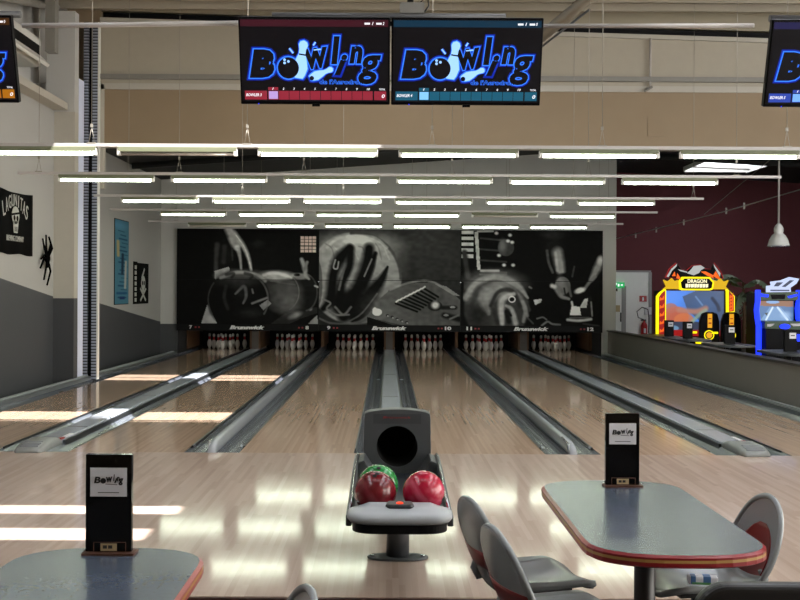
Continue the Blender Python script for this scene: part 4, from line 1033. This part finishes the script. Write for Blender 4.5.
# air conditioner high on the left wall
t = thing('air_conditioner', 'white wall-mounted air conditioner beside the left edge screen', 'air conditioner', (-5.745, 5.95, 5.13))
MB().side([(-1, -.2), (1.2, -.2), (1.2, .26), (-1, .26)], .004, .36).xform(Matrix.Identity(4)).build('housing', M['white_plastic'], t, bevel=.06, seg=3)
MB().prism([(.36, -.02), (.5, -.16), (.47, -.2), (.33, -.1)], -.95, 1.15).build('air_flap', M['white_plastic'], t)
MB().box(.3, .366, -.9, 1.1, -.12, .12).build('outlet', M['black'], t)

# ------------------------------------------------------------------ right hall
t = thing('door_1', None, None, (6.1, 20.5, -.15)); t['kind'] = 'structure'; t['label'] = 'white service door in a white wall panel'
MB().box(0, 1.05, -.03, 0, 0, 2.2).build('wall_panel', M['door_white'], t)
MB().box(-.7, 1.08, -.06, -.0, 2.2, 2.25).box(1.02, 1.1, -.06, 0, 0, 2.2).build('panel_frame', M['door_frame'], t)
MB().box(-.6, .28, -.05, -.031, 0, 1.78).build('door_leaf', M['door_white'], t)
MB().box(.28, .40, -.07, -.031, 0, 1.82).box(-.6, .28, -.07, -.031, 1.78, 1.84).build('door_frame', M['door_frame'], t)
MB().box(.24, .27, -.09, -.05, .85, 1.1).build('handle', M['black_metal'], t)
MB().box(.08, .16, -.1, -.05, 1.68, 1.76).build('door_closer', M['black_metal'], t)
MB().box(.0, .24, -.055, -.05, 1.12, 1.3).build('notice', M['label_tan'], t)
t = thing('exit_sign', 'small green exit sign above the white service door', 'sign', (6.28, 20.36, 1.70))
MB().box(-.16, .16, 0, .09, -.07, .07).build('sign_box', M['sign_green'], t)
MB().box(-.02, .02, -.004, 0, -.04, .03).prism([(.05, .0), (.11, .03), (.11, -.03)], -.004, 0).disc((-.06, .03), .018, -.004, 0, 8).build('symbol', M['scr_white'], t)
t = thing('fire_extinguisher', 'red fire extinguisher hanging by the white service door', 'extinguisher', (6.98, 20.36, .2))
MB().lathe([(.02, 0), (.085, .01), (.088, .04), (.088, .4), (.06, .47), (.025, .5), (.025, .53)], (0,0,0), 18).build('cylinder', M['ext_red'], t)
MB().box(-.09, .05, -.02, .02, .53, .57).build('valve', M['black_metal'], t)
MB().tube([(.0, 0, .56), (-.16, 0, .62), (-.2, 0, .78), (-.06, 0, .9), (.1, 0, .84), (.13, 0, .6), (.12, 0, .2)], .012, 6).build('hose', M['black_metal'], t)
MB().box(-.03, .03, -.09, -.085, .2, .33).build('label_plate', M['card'], t)
t = thing('fire_sign', 'small red extinguisher sign on the white wall panel', 'sign', (6.97, 20.46, 1.33))
MB().box(-.1, .1, 0, .01, -.08, .08).build('sign_plate', M['ext_red'], t); MB().box(-.02, .02, -.003, 0, -.05, .04).build('symbol', M['card'], t)
tag(MB().box(-.09, .09, 0, .06, -.1, .1).build('alarm_box', M['card'], None, (7.1, 20.4, 1.0), bevel=.01), 'small white box beside the red sign', 'box')
# dragon arcade cabinet
AY = 14.5; AX = 6.75
t = thing('arcade_cabinet', 'yellow lit arcade cabinet with a winged dragon topper', 'arcade machine', (AX+.0, AY, -.15))
D = 25.0; S = D/1134
def ax(px): return (px - 386.4)*S*1.0 - (AX) - .0
def az(py, px=694): return 1.495 + (291.3 + (px-388)*.0055 - py)*S + .15
def AP(lst): return [(ax(a), az(b)) for a, b in lst]
def cr(cx, cy): return (645 + cx/6.0, 255 + cy/6.0)  # enlarged drawing to frame
def CP(lst): return AP([cr(*p) for p in lst])
xa, xb = ax(662), ax(727)
MB().box(xa, xb, .08, .9, 0.001, az(291)).build('cabinet_body', M['black'], t)
P = Paint(118, 215, 470, 450, 110, 74, (58, 108, 190)); P.ell(170, 260, 80, 50, (64, 120, 210), .8, .6); P.poly([(220, 250), (300, 215), (475, 215), (475, 420), (330, 400), (250, 330)], (48, 66, 96)); P.ell(360, 290, 100, 60, (66, 90, 130), .6, .6)
P.ell(180, 370, 80, 60, (156, 78, 58)); P.ell(150, 320, 40, 30, (150, 84, 70), .8); P.stroke([(200, 330), (300, 340), (360, 320)], 16, (150, 104, 90), .9); P.ell(230, 390, 60, 40, (176, 100, 62), .8); P.poly([(118, 400), (300, 400), (475, 420), (475, 455), (118, 455)], (46, 52, 70)); P.stroke([(280, 400), (330, 350), (360, 330)], 10, (120, 140, 120), .8); P.stroke([(400, 260), (430, 300), (440, 330)], 10, (24, 34, 56), .9); P.stroke([(300, 250), (340, 300)], 5, (110, 140, 180), .6); P.ell(140, 440, 60, 20, (110, 150, 180), .7)
def scr(X, Z):
    px = 645 + X/6; py = 255 + Z/6
    return np.stack([(px-386.4)*S - AX, np.full_like(px, .07), 1.495 + (291.3 + 306*.0055 - py)*S + .15], -1)
P.obj('screen_picture', M['screen_print'], scr, t)
for side in (((62, 250), (78, 228), (108, 205), (112, 212), (112, 496), (62, 496)), ((480, 205), (522, 245), (522, 340), (482, 345))):
    f = MB().prism(CP(side), -.08, .1).build('side_pillar', M['yellow_led'], t)
    c = np.array(side, float); c = (c - c.mean(0))*np.array([.74, .92]) + c.mean(0)
    MB().prism(CP([tuple(p) for p in c]), -.085, -.07).build('flame_panel', M['flame_red'], f)
    x0, x1 = c[:, 0].min(), c[:, 0].max(); z0, z1 = c[:, 1].min()+20, c[:, 1].max()-10; m = MB()
    for q in range(5):
        zz = z0 + (z1-z0)*(q+.5)/5; m.prism(CP([(x0+3, zz+18), (x0+6, zz-4), ((x0+x1)/2, zz+4), (x1-4, zz-18), (x1-6, zz+10)]), -.09, -.085)
    m.build('flame_marks', M['orange'], f)
MB().box(xa, xb, -.5, .08, 0.001, .62).build('control_deck', M['black'], t)
MB().box(xa+.05, xb-.05, -.03, .07, az(336), az(330)).build('lower_trim', M['flame_red'], t)
mq = MB().prism(CP([(190, 165), (215, 132), (375, 132), (400, 165), (392, 206), (375, 212), (215, 212), (198, 206)]), -.06, .1).build('marquee', M['yellow_led'], t)
MB().prism(CP([(200, 165), (222, 142), (368, 142), (390, 165), (384, 198), (370, 203), (220, 203), (206, 198)]), -.07, -.055).build('marquee_plate', M['tv_black'], mq)
x0, z0 = ax(cr(240, 168)[0]), az(cr(240, 168)[1]); x1, z1 = ax(cr(355, 146)[0]), az(cr(355, 146)[1])
MB().text('DRAGON', x0, z0, x1, z1, -.078, .006, 0, .02).build('marquee_lettering', M['cream_glow'], mq)
m = MB(); cx_ = 228
for w_, dz in ((16, 0), (12, 2), (18, 1), (15, 0), (13, 2), (17, 0), (16, 1), (14, 2)):
    m.prism(CP([(cx_, 174+dz), (cx_+w_, 173), (cx_+w_-1, 195-dz), (cx_+1, 196)]), -.078, -.072); cx_ += w_ + 2
m.build('marquee_marks', M['cream_glow'], mq)
for s in (0, 1):
    pts = [(100, 150), (128, 160), (150, 140), (168, 158), (190, 150), (192, 205), (100, 205), (118, 190)]
    if s: pts = [(590-a, b) for a, b in pts]
    MB().prism(CP(pts), -.03, .06).build('gold_wing', M['yellow'], t)
wing = [(118, 135), (140, 85), (180, 52), (205, 88), (240, 95), (275, 65), (320, 60), (350, 85), (385, 85), (400, 50), (440, 100), (455, 140), (395, 135), (375, 130), (215, 130), (190, 140)]
rim_ = [( (a-288)*1.04+288, (b-100)*1.06+99) for a, b in wing]
MB().prism(CP(rim_), .0, .04).build('topper_rim', M['flame_red'], t)
tp = MB().prism(CP(wing), -.01, .05).build('dragon_topper', M['tv_black'], t)
MB().prism(CP([(128, 130), (150, 90), (178, 64), (196, 95), (240, 108), (270, 120), (215, 126), (185, 126), (160, 110)]), -.02, -.008).prism(CP([(400, 66), (428, 100), (445, 132), (400, 128), (370, 118), (392, 100)]), -.02, -.008).build('wing_skin', M['tv_black'], tp)
MB().prism(CP([(150, 128), (166, 100), (172, 128)]), -.026, -.018).prism(CP([(176, 140), (182, 110), (208, 150)]), -.026, -.018).prism(CP([(395, 125), (412, 96), (420, 140), (445, 150)]), -.026, -.018).prism(CP([(322, 100), (350, 98), (395, 120), (400, 140), (360, 124)]), -.026, -.018).build('flames', M['orange'], tp)
MB().prism(CP([(240, 110), (262, 90), (280, 66), (322, 62), (346, 78), (322, 92), (312, 108), (280, 122)]), -.03, -.018).prism(CP([(118, 130), (146, 84), (180, 54), (178, 68), (150, 96), (130, 134)]), -.03, -.018).prism(CP([(185, 86), (240, 100), (242, 108), (200, 98)]), -.03, -.018).prism(CP([(398, 54), (440, 110), (436, 130), (404, 74)]), -.03, -.018).build('dragon_body', M['bone'], tp)
# its seats
def arcade_seat(cxp, lab):
    t2 = thing('gaming_chair', lab, 'chair', ((cr(cxp, 0)[0]-386.4)*23.6/1134, 13.15, -.15), 0, 'gaming chairs')
    k = 23.6/1134/6; zt = lambda cy: 1.495 + (293 - (255+cy/6))*23.6/1134 + .15
    X_ = lambda c: (c-378)*k
    b2 = MB().prism([(X_(318), .35), (X_(440), .35), (X_(438), zt(400)), (X_(425), zt(352)), (X_(400), zt(342)), (X_(358), zt(342)), (X_(335), zt(352)), (X_(320), zt(400))], -.06, .06).build('seat_back', M['black'], t2, bevel=.02)
    MB().disc((X_(375), zt(480)), 30*k, -.066, -.058, 24).build('amber_ring', M['yellow_led'], b2); MB().disc((X_(375), zt(480)), 24*k, -.072, -.064, 24).build('ring_centre', M['black'], b2); MB().disc((X_(375), zt(480)), 18*k, -.076, -.07, 20).build('emblem', M['amber'], b2)
    MB().box(X_(366), X_(392), -.068, -.058, zt(436), zt(352)).build('amber_panel', M['amber'], b2)
    for za, zb_ in ((412, 404), (384, 378)): MB().box(X_(370), X_(388), -.072, -.066, zt(za), zt(zb_)).build('panel_mark', M['flame_red'], b2)
    MB().box(X_(318), X_(440), -.05, .5, .001, .36).build('seat_base', M['black'], t2)
    return t2
arcade_seat(378, 'black arcade seat with amber ring emblem, left one before the dragon cabinet')
arcade_seat(508, 'black arcade seat with amber panel, right one before the dragon cabinet')
t = thing('lit_rail', 'yellow glowing rail around the seats of the dragon cabinet', 'rail', (6.5, 12.9, -.15))
k = 23.2/1134
def rp(cx, cy): px, py = cr(cx, cy); return ((px-386.4)*k - 6.5, 0, 1.495 + (293-py)*k + .15)
MB().tube([rp(245, 440), rp(262, 466), rp(318, 466)], .022, 6).tube([rp(262, 466), rp(250, 520)], .022, 6).tube([rp(312, 528), rp(420, 534), rp(480, 538)], .022, 6).tube([rp(410, 468), rp(445, 468)], .022, 6).build('lit_tube', M['yellow_led'], t)
MB().tube([(rp(250, 520)[0], .05, .001), (rp(250, 520)[0], .05, rp(250, 520)[2])], .02, 6).tube([(rp(480, 538)[0], .05, .001), (rp(480, 538)[0], .05, rp(480, 538)[2])], .02, 6).build('post', M['black_metal'], t)
# racing arcade cabinet
RY = 11.6; D2 = RY + 10.45; k2 = D2/1134; RX = (777-386.4)*k2
t = thing('racing_cabinet', 'blue edged racing arcade cabinet at the right edge', 'arcade machine', (RX, RY, -.15))
def rc(cx, cy): px, py = 725 + cx/6, 265 + cy/6; return ((px-386.4)*k2 - RX, 1.495 + (293.4-py)*k2 + .15)
def RP(lst): return [rc(*p) for p in lst]
xa, xb = rc(200, 0)[0], rc(470, 0)[0]
MB().box(xa, xb, .1, .8, .001, rc(0, 170)[1]).build('cabinet_body', M['black'], t)
for s, pts in ((0, [(186, 150), (198, 150), (196, 220), (190, 270), (196, 330), (206, 360), (204, 545), (192, 545), (192, 365), (184, 320), (179, 270), (186, 220)]), (1, [(432, 150), (446, 150), (444, 220), (436, 270), (446, 320), (456, 350), (456, 470), (440, 470), (440, 350), (428, 320), (424, 260), (432, 210)])):
    MB().prism(RP(pts), -.1, .12).build('blue_edge', M['blue_led'], t)
P = Paint(200, 215, 415, 335, 70, 40, (60, 96, 140)); P.poly([(200, 215), (415, 215), (415, 250), (200, 245)], (120, 84, 62)); P.ell(290, 222, 40, 10, (110, 160, 220), .8); P.poly([(215, 335), (270, 255), (340, 255), (410, 335)], (96, 130, 170)); P.stroke([(290, 255), (250, 330)], 5, (210, 224, 240), .8); P.stroke([(320, 255), (380, 330)], 6, (200, 216, 236), .8); P.poly([(240, 290), (262, 285), (256, 305)], (40, 50, 50)); P.ell(370, 300, 30, 20, (150, 176, 206), .6, .5)
def scr2(X, Z):
    px, py = 725 + X/6, 265 + Z/6; return np.stack([(px-386.4)*k2 - RX, np.full_like(px, .09), 1.495 + (293.4-py)*k2 + .15], -1)
P.obj('screen_picture', M['screen_print'], scr2, t)
hdr = MB().prism(RP([(196, 165), (430, 160), (424, 210), (200, 212)]), -.06, .1).build('header', M['cab_green'], t)
MB().prism(RP([(202, 172), (250, 178), (246, 194), (206, 190)]), -.07, -.055).prism(RP([(362, 188), (420, 172), (420, 186), (370, 198)]), -.07, -.055).build('headlights', M['blue_led'], hdr)
MB().prism(RP([(262, 178), (350, 176), (345, 204), (268, 204)]), -.07, -.055).build('header_grille', M['black'], hdr)
tp = MB().prism(RP([(244, 166), (244, 126), (272, 122), (268, 100), (330, 92), (380, 72), (436, 82), (420, 110), (384, 136), (388, 166)]), -.03, .05).build('topper', M['pale_glow'], t)
MB().prism(RP([(262, 156), (262, 148), (376, 148), (376, 156)]), -.036, -.028).prism(RP([(282, 128), (300, 104), (340, 104), (310, 128)]), -.036, -.028).prism(RP([(330, 130), (380, 90), (404, 92), (352, 132)]), -.036, -.028).build('topper_strokes', mat('topper_navy', (40, 56, 96), .4), tp)
dk = MB().prism(RP([(205, 338), (430, 334), (430, 385), (205, 378)]), -.3, .1).build('dashboard', M['cab_green'], t)
MB().prism(RP([(216, 352), (262, 350), (240, 366), (216, 366)]), -.31, -.295).prism(RP([(352, 348), (420, 348), (420, 362), (370, 364)]), -.31, -.295).build('dash_stripes', M['card'], dk)
MB().disc(rc(320, 366), .1, -.33, -.3, 16, .05).disc(rc(400, 432), .1, -.33, -.3, 16, .07).build('blue_glow_lamps', M['blue_led'], dk)
MB().box(xa+.05, xb-.05, -.25, .1, .001, rc(0, 380)[1]).build('pedal_box', M['black'], t)
t = thing('gaming_chair', 'red racing seat with pale stripes at the right edge by the parapet', 'chair', (8.05, 10.2, -.15))
sx = 20.65/1134
MB().lathe([(.26, .001), (.3, .3), (.32, .5), (.3, .66), (.2, .78), (.02, .82)], (0,0,0), 28).build('seat_back', M['seat_red'], t)
MB().lathe([(.323, .49), (.325, .5), (.323, .52)], (0,0,0), 28).lathe([(.306, .62), (.308, .64), (.304, .655)], (0,0,0), 28).build('pale_stripes', M['card'], t)
# palm plant
t = thing('palm_plant', 'dark leafy potted palm between the two arcade machines', 'plant', (8.3, 16.0, -.15))
MB().lathe([(.17, .001), (.22, .36), (.2, .36), (.19, .3)], (0,0,0), 20).build('pot', M['terracotta'], t)
MB().tube([(0, 0, .3), (.03, 0, 1.1), (0, 0, 1.9)], [.05, .04, .03], 8).build('stem', M['kick_wood'], t)
for q in range(15):
    a = q*2.4; L = .75 + .25*random.random(); el = random.uniform(-.1, 1.0); base = Vector((0, 0, .95 + .95*random.random()))
    m = MB(); pts = []
    for j in range(9):
        u = j/8; pts.append(base + Vector((math.cos(a)*L*u, math.sin(a)*L*u*.6, L*(el*u - .75*u*u))))
    m.tube(pts, [.012 - .001*j for j in range(9)], 5)
    sd = Vector((-math.sin(a), math.cos(a), 0))
    for j in range(1, 9):
        p = pts[j]; d = (pts[j]-pts[j-1]).normalized(); ll = .26*(1-.5*j/8)
        for s in (-1, 1):
            tip = p + sd*s*ll*.7 + d*ll*.6 + Vector((0, 0, -.10)); w = d*.055
            v = [m.bm.verts.new(c) for c in (p - w, p + w, (p+tip)/2 + w*1.2, tip, (p+tip)/2 - w*1.2)]; m._f([m.bm.faces.new(v)])
    m.build('frond', M['leaf'], t, fix=False)
# bar tables behind the parapet with menu holders
bt = None
mh = None
for i, (x, y, lab) in enumerate(((5.72, 13.45, 'grey topped table behind the parapet, nearest the white door'), (5.92, 11.9, 'grey topped table behind the parapet, left of the dragon cabinet seats'), (6.02, 9.6, 'grey topped table behind the parapet, before the potted palm'), (6.18, 7.0, 'grey topped table behind the parapet, before the racing cabinet'))):
    if bt is None:
        bt = thing('side_table', lab, 'table', (0,0,0))
        MB().plan(table_pts(.33, -.7, .7, .25, 2.5), .71, .75).build('table_top', M['hood'], bt, bevel=.008)
        MB().lathe([(.045, .02), (.045, .71)], (0,0,0), 14).build('post', M['black_metal'], bt); MB().lathe([(.26, .001), (.26, .015), (.05, .03)], (0,0,0), 24).build('foot_plate', M['black_metal'], bt); o = bt
    else: o = copy_tree(bt)
    o.location = (x, y, -.15); tag(o, lab, 'table', 'tables behind the parapet')
for i, (x, y, lab) in enumerate(((5.80, 12.9, 'black menu holder on the parapet-side table nearest the white door'), (5.92, 11.9, 'black menu holder on the parapet-side table left of the dragon cabinet seats'), (6.05, 9.6, 'black menu holder on the parapet-side table before the potted palm'), (6.2, 7.0, 'black menu holder on the parapet-side table before the racing cabinet'))):
    if mh is None:
        mh = thing('menu_holder', lab, 'menu holder'); MB().box(-.095, .095, -.03, .03, 0, .33).build('board', M['tv_black'], mh, bevel=.004)
        MB().box(-.02, .08, -.034, -.03, .2, .29).build('logo_card', M['card'], mh); MB().box(.0, .06, -.036, -.033, .24, .255).build('logo_lettering', M['ink'], mh); o = mh
    else: o = copy_tree(mh)
    o.location = (x, y, .601); tag(o, lab, 'menu holder', 'menu holders behind the parapet')
# pendant lamp
t = thing('pendant_lamp', 'white bell shaped pendant lamp hanging before the maroon wall', 'lamp', (7.10, 10.15, 2.35))
MB().lathe([(.195, 0), (.19, .03), (.165, .12), (.12, .2), (.075, .24), (.085, .27), (.085, .33), (.06, .38), (.02, .42)], (0,0,0), 32).build('shade', M['glass_shade'], t)
MB().lathe([(.19, -.012), (.198, 0), (.198, .012)], (0,0,0), 32).build('rim', M['chrome'], t)
MB().tube([(0, 0, .4), (0, 0, roof_z(7.1)-2.35-.0005)], .018, 8).build('rod', M['conduit'], t)
# low cable with clips across the maroon hall
t = thing('track_cable', 'thin pale cable with small clips strung across the maroon hall', 'cable', (6.14, 20.4, 2.94))
A, B_ = Vector((0, 0, 0)), Vector((2.1, -13.5, .72))
MB().tube([A, A.lerp(B_, .5) + Vector((0, 0, -.06)), B_], .011, 5).build('cable', M['wire'], t)
for u in (.12, .22, .34, .5, .56, .78): p = A.lerp(B_, u); MB().box(p.x-.015, p.x+.015, p.y-.02, p.y+.02, p.z-.12, p.z+.01).build('clip', M['wire'], t)
MB().tube([A.lerp(B_, .42), (2.1, -8.0, 1.7)], .008, 5).build('tension_wire', M['wire'], t)

# ------------------------------------------------------------------ light
w = bpy.data.worlds.new('world'); sc.world = w; w.use_nodes = True
N, L = w.node_tree.nodes, w.node_tree.links; bg = N['Background']; bg.inputs['Strength'].default_value = 1.0
tc = N.new('ShaderNodeTexCoord'); sp = N.new('ShaderNodeSeparateXYZ'); L.new(tc.outputs['Generated'], sp.inputs[0])
mr = N.new('ShaderNodeMapRange'); mr.inputs['From Min'].default_value = -.6; mr.inputs['From Max'].default_value = .9; L.new(sp.outputs['X'], mr.inputs['Value'])
mx = N.new('ShaderNodeMix'); mx.data_type = 'RGBA'; mx.inputs['A'].default_value = (1.5, 1.8, 2.2, 1); mx.inputs['B'].default_value = (5.0, 4.7, 4.3, 1)
L.new(mr.outputs['Result'], mx.inputs['Factor']); L.new(mx.outputs['Result'], bg.inputs['Color'])
sd = bpy.data.lights.new('sun', 'SUN'); sd.energy = 15.0; sd.angle = .009; sd.color = (1, .96, .94)
so = bpy.data.objects.new('sun', sd); COL.objects.link(so)
so.rotation_euler = Vector((-.6, .45, -1)).to_track_quat('-Z', 'Y').to_euler()
sc.cycles.max_bounces = 8; sc.cycles.caustics_reflective = False; sc.cycles.caustics_refractive = False
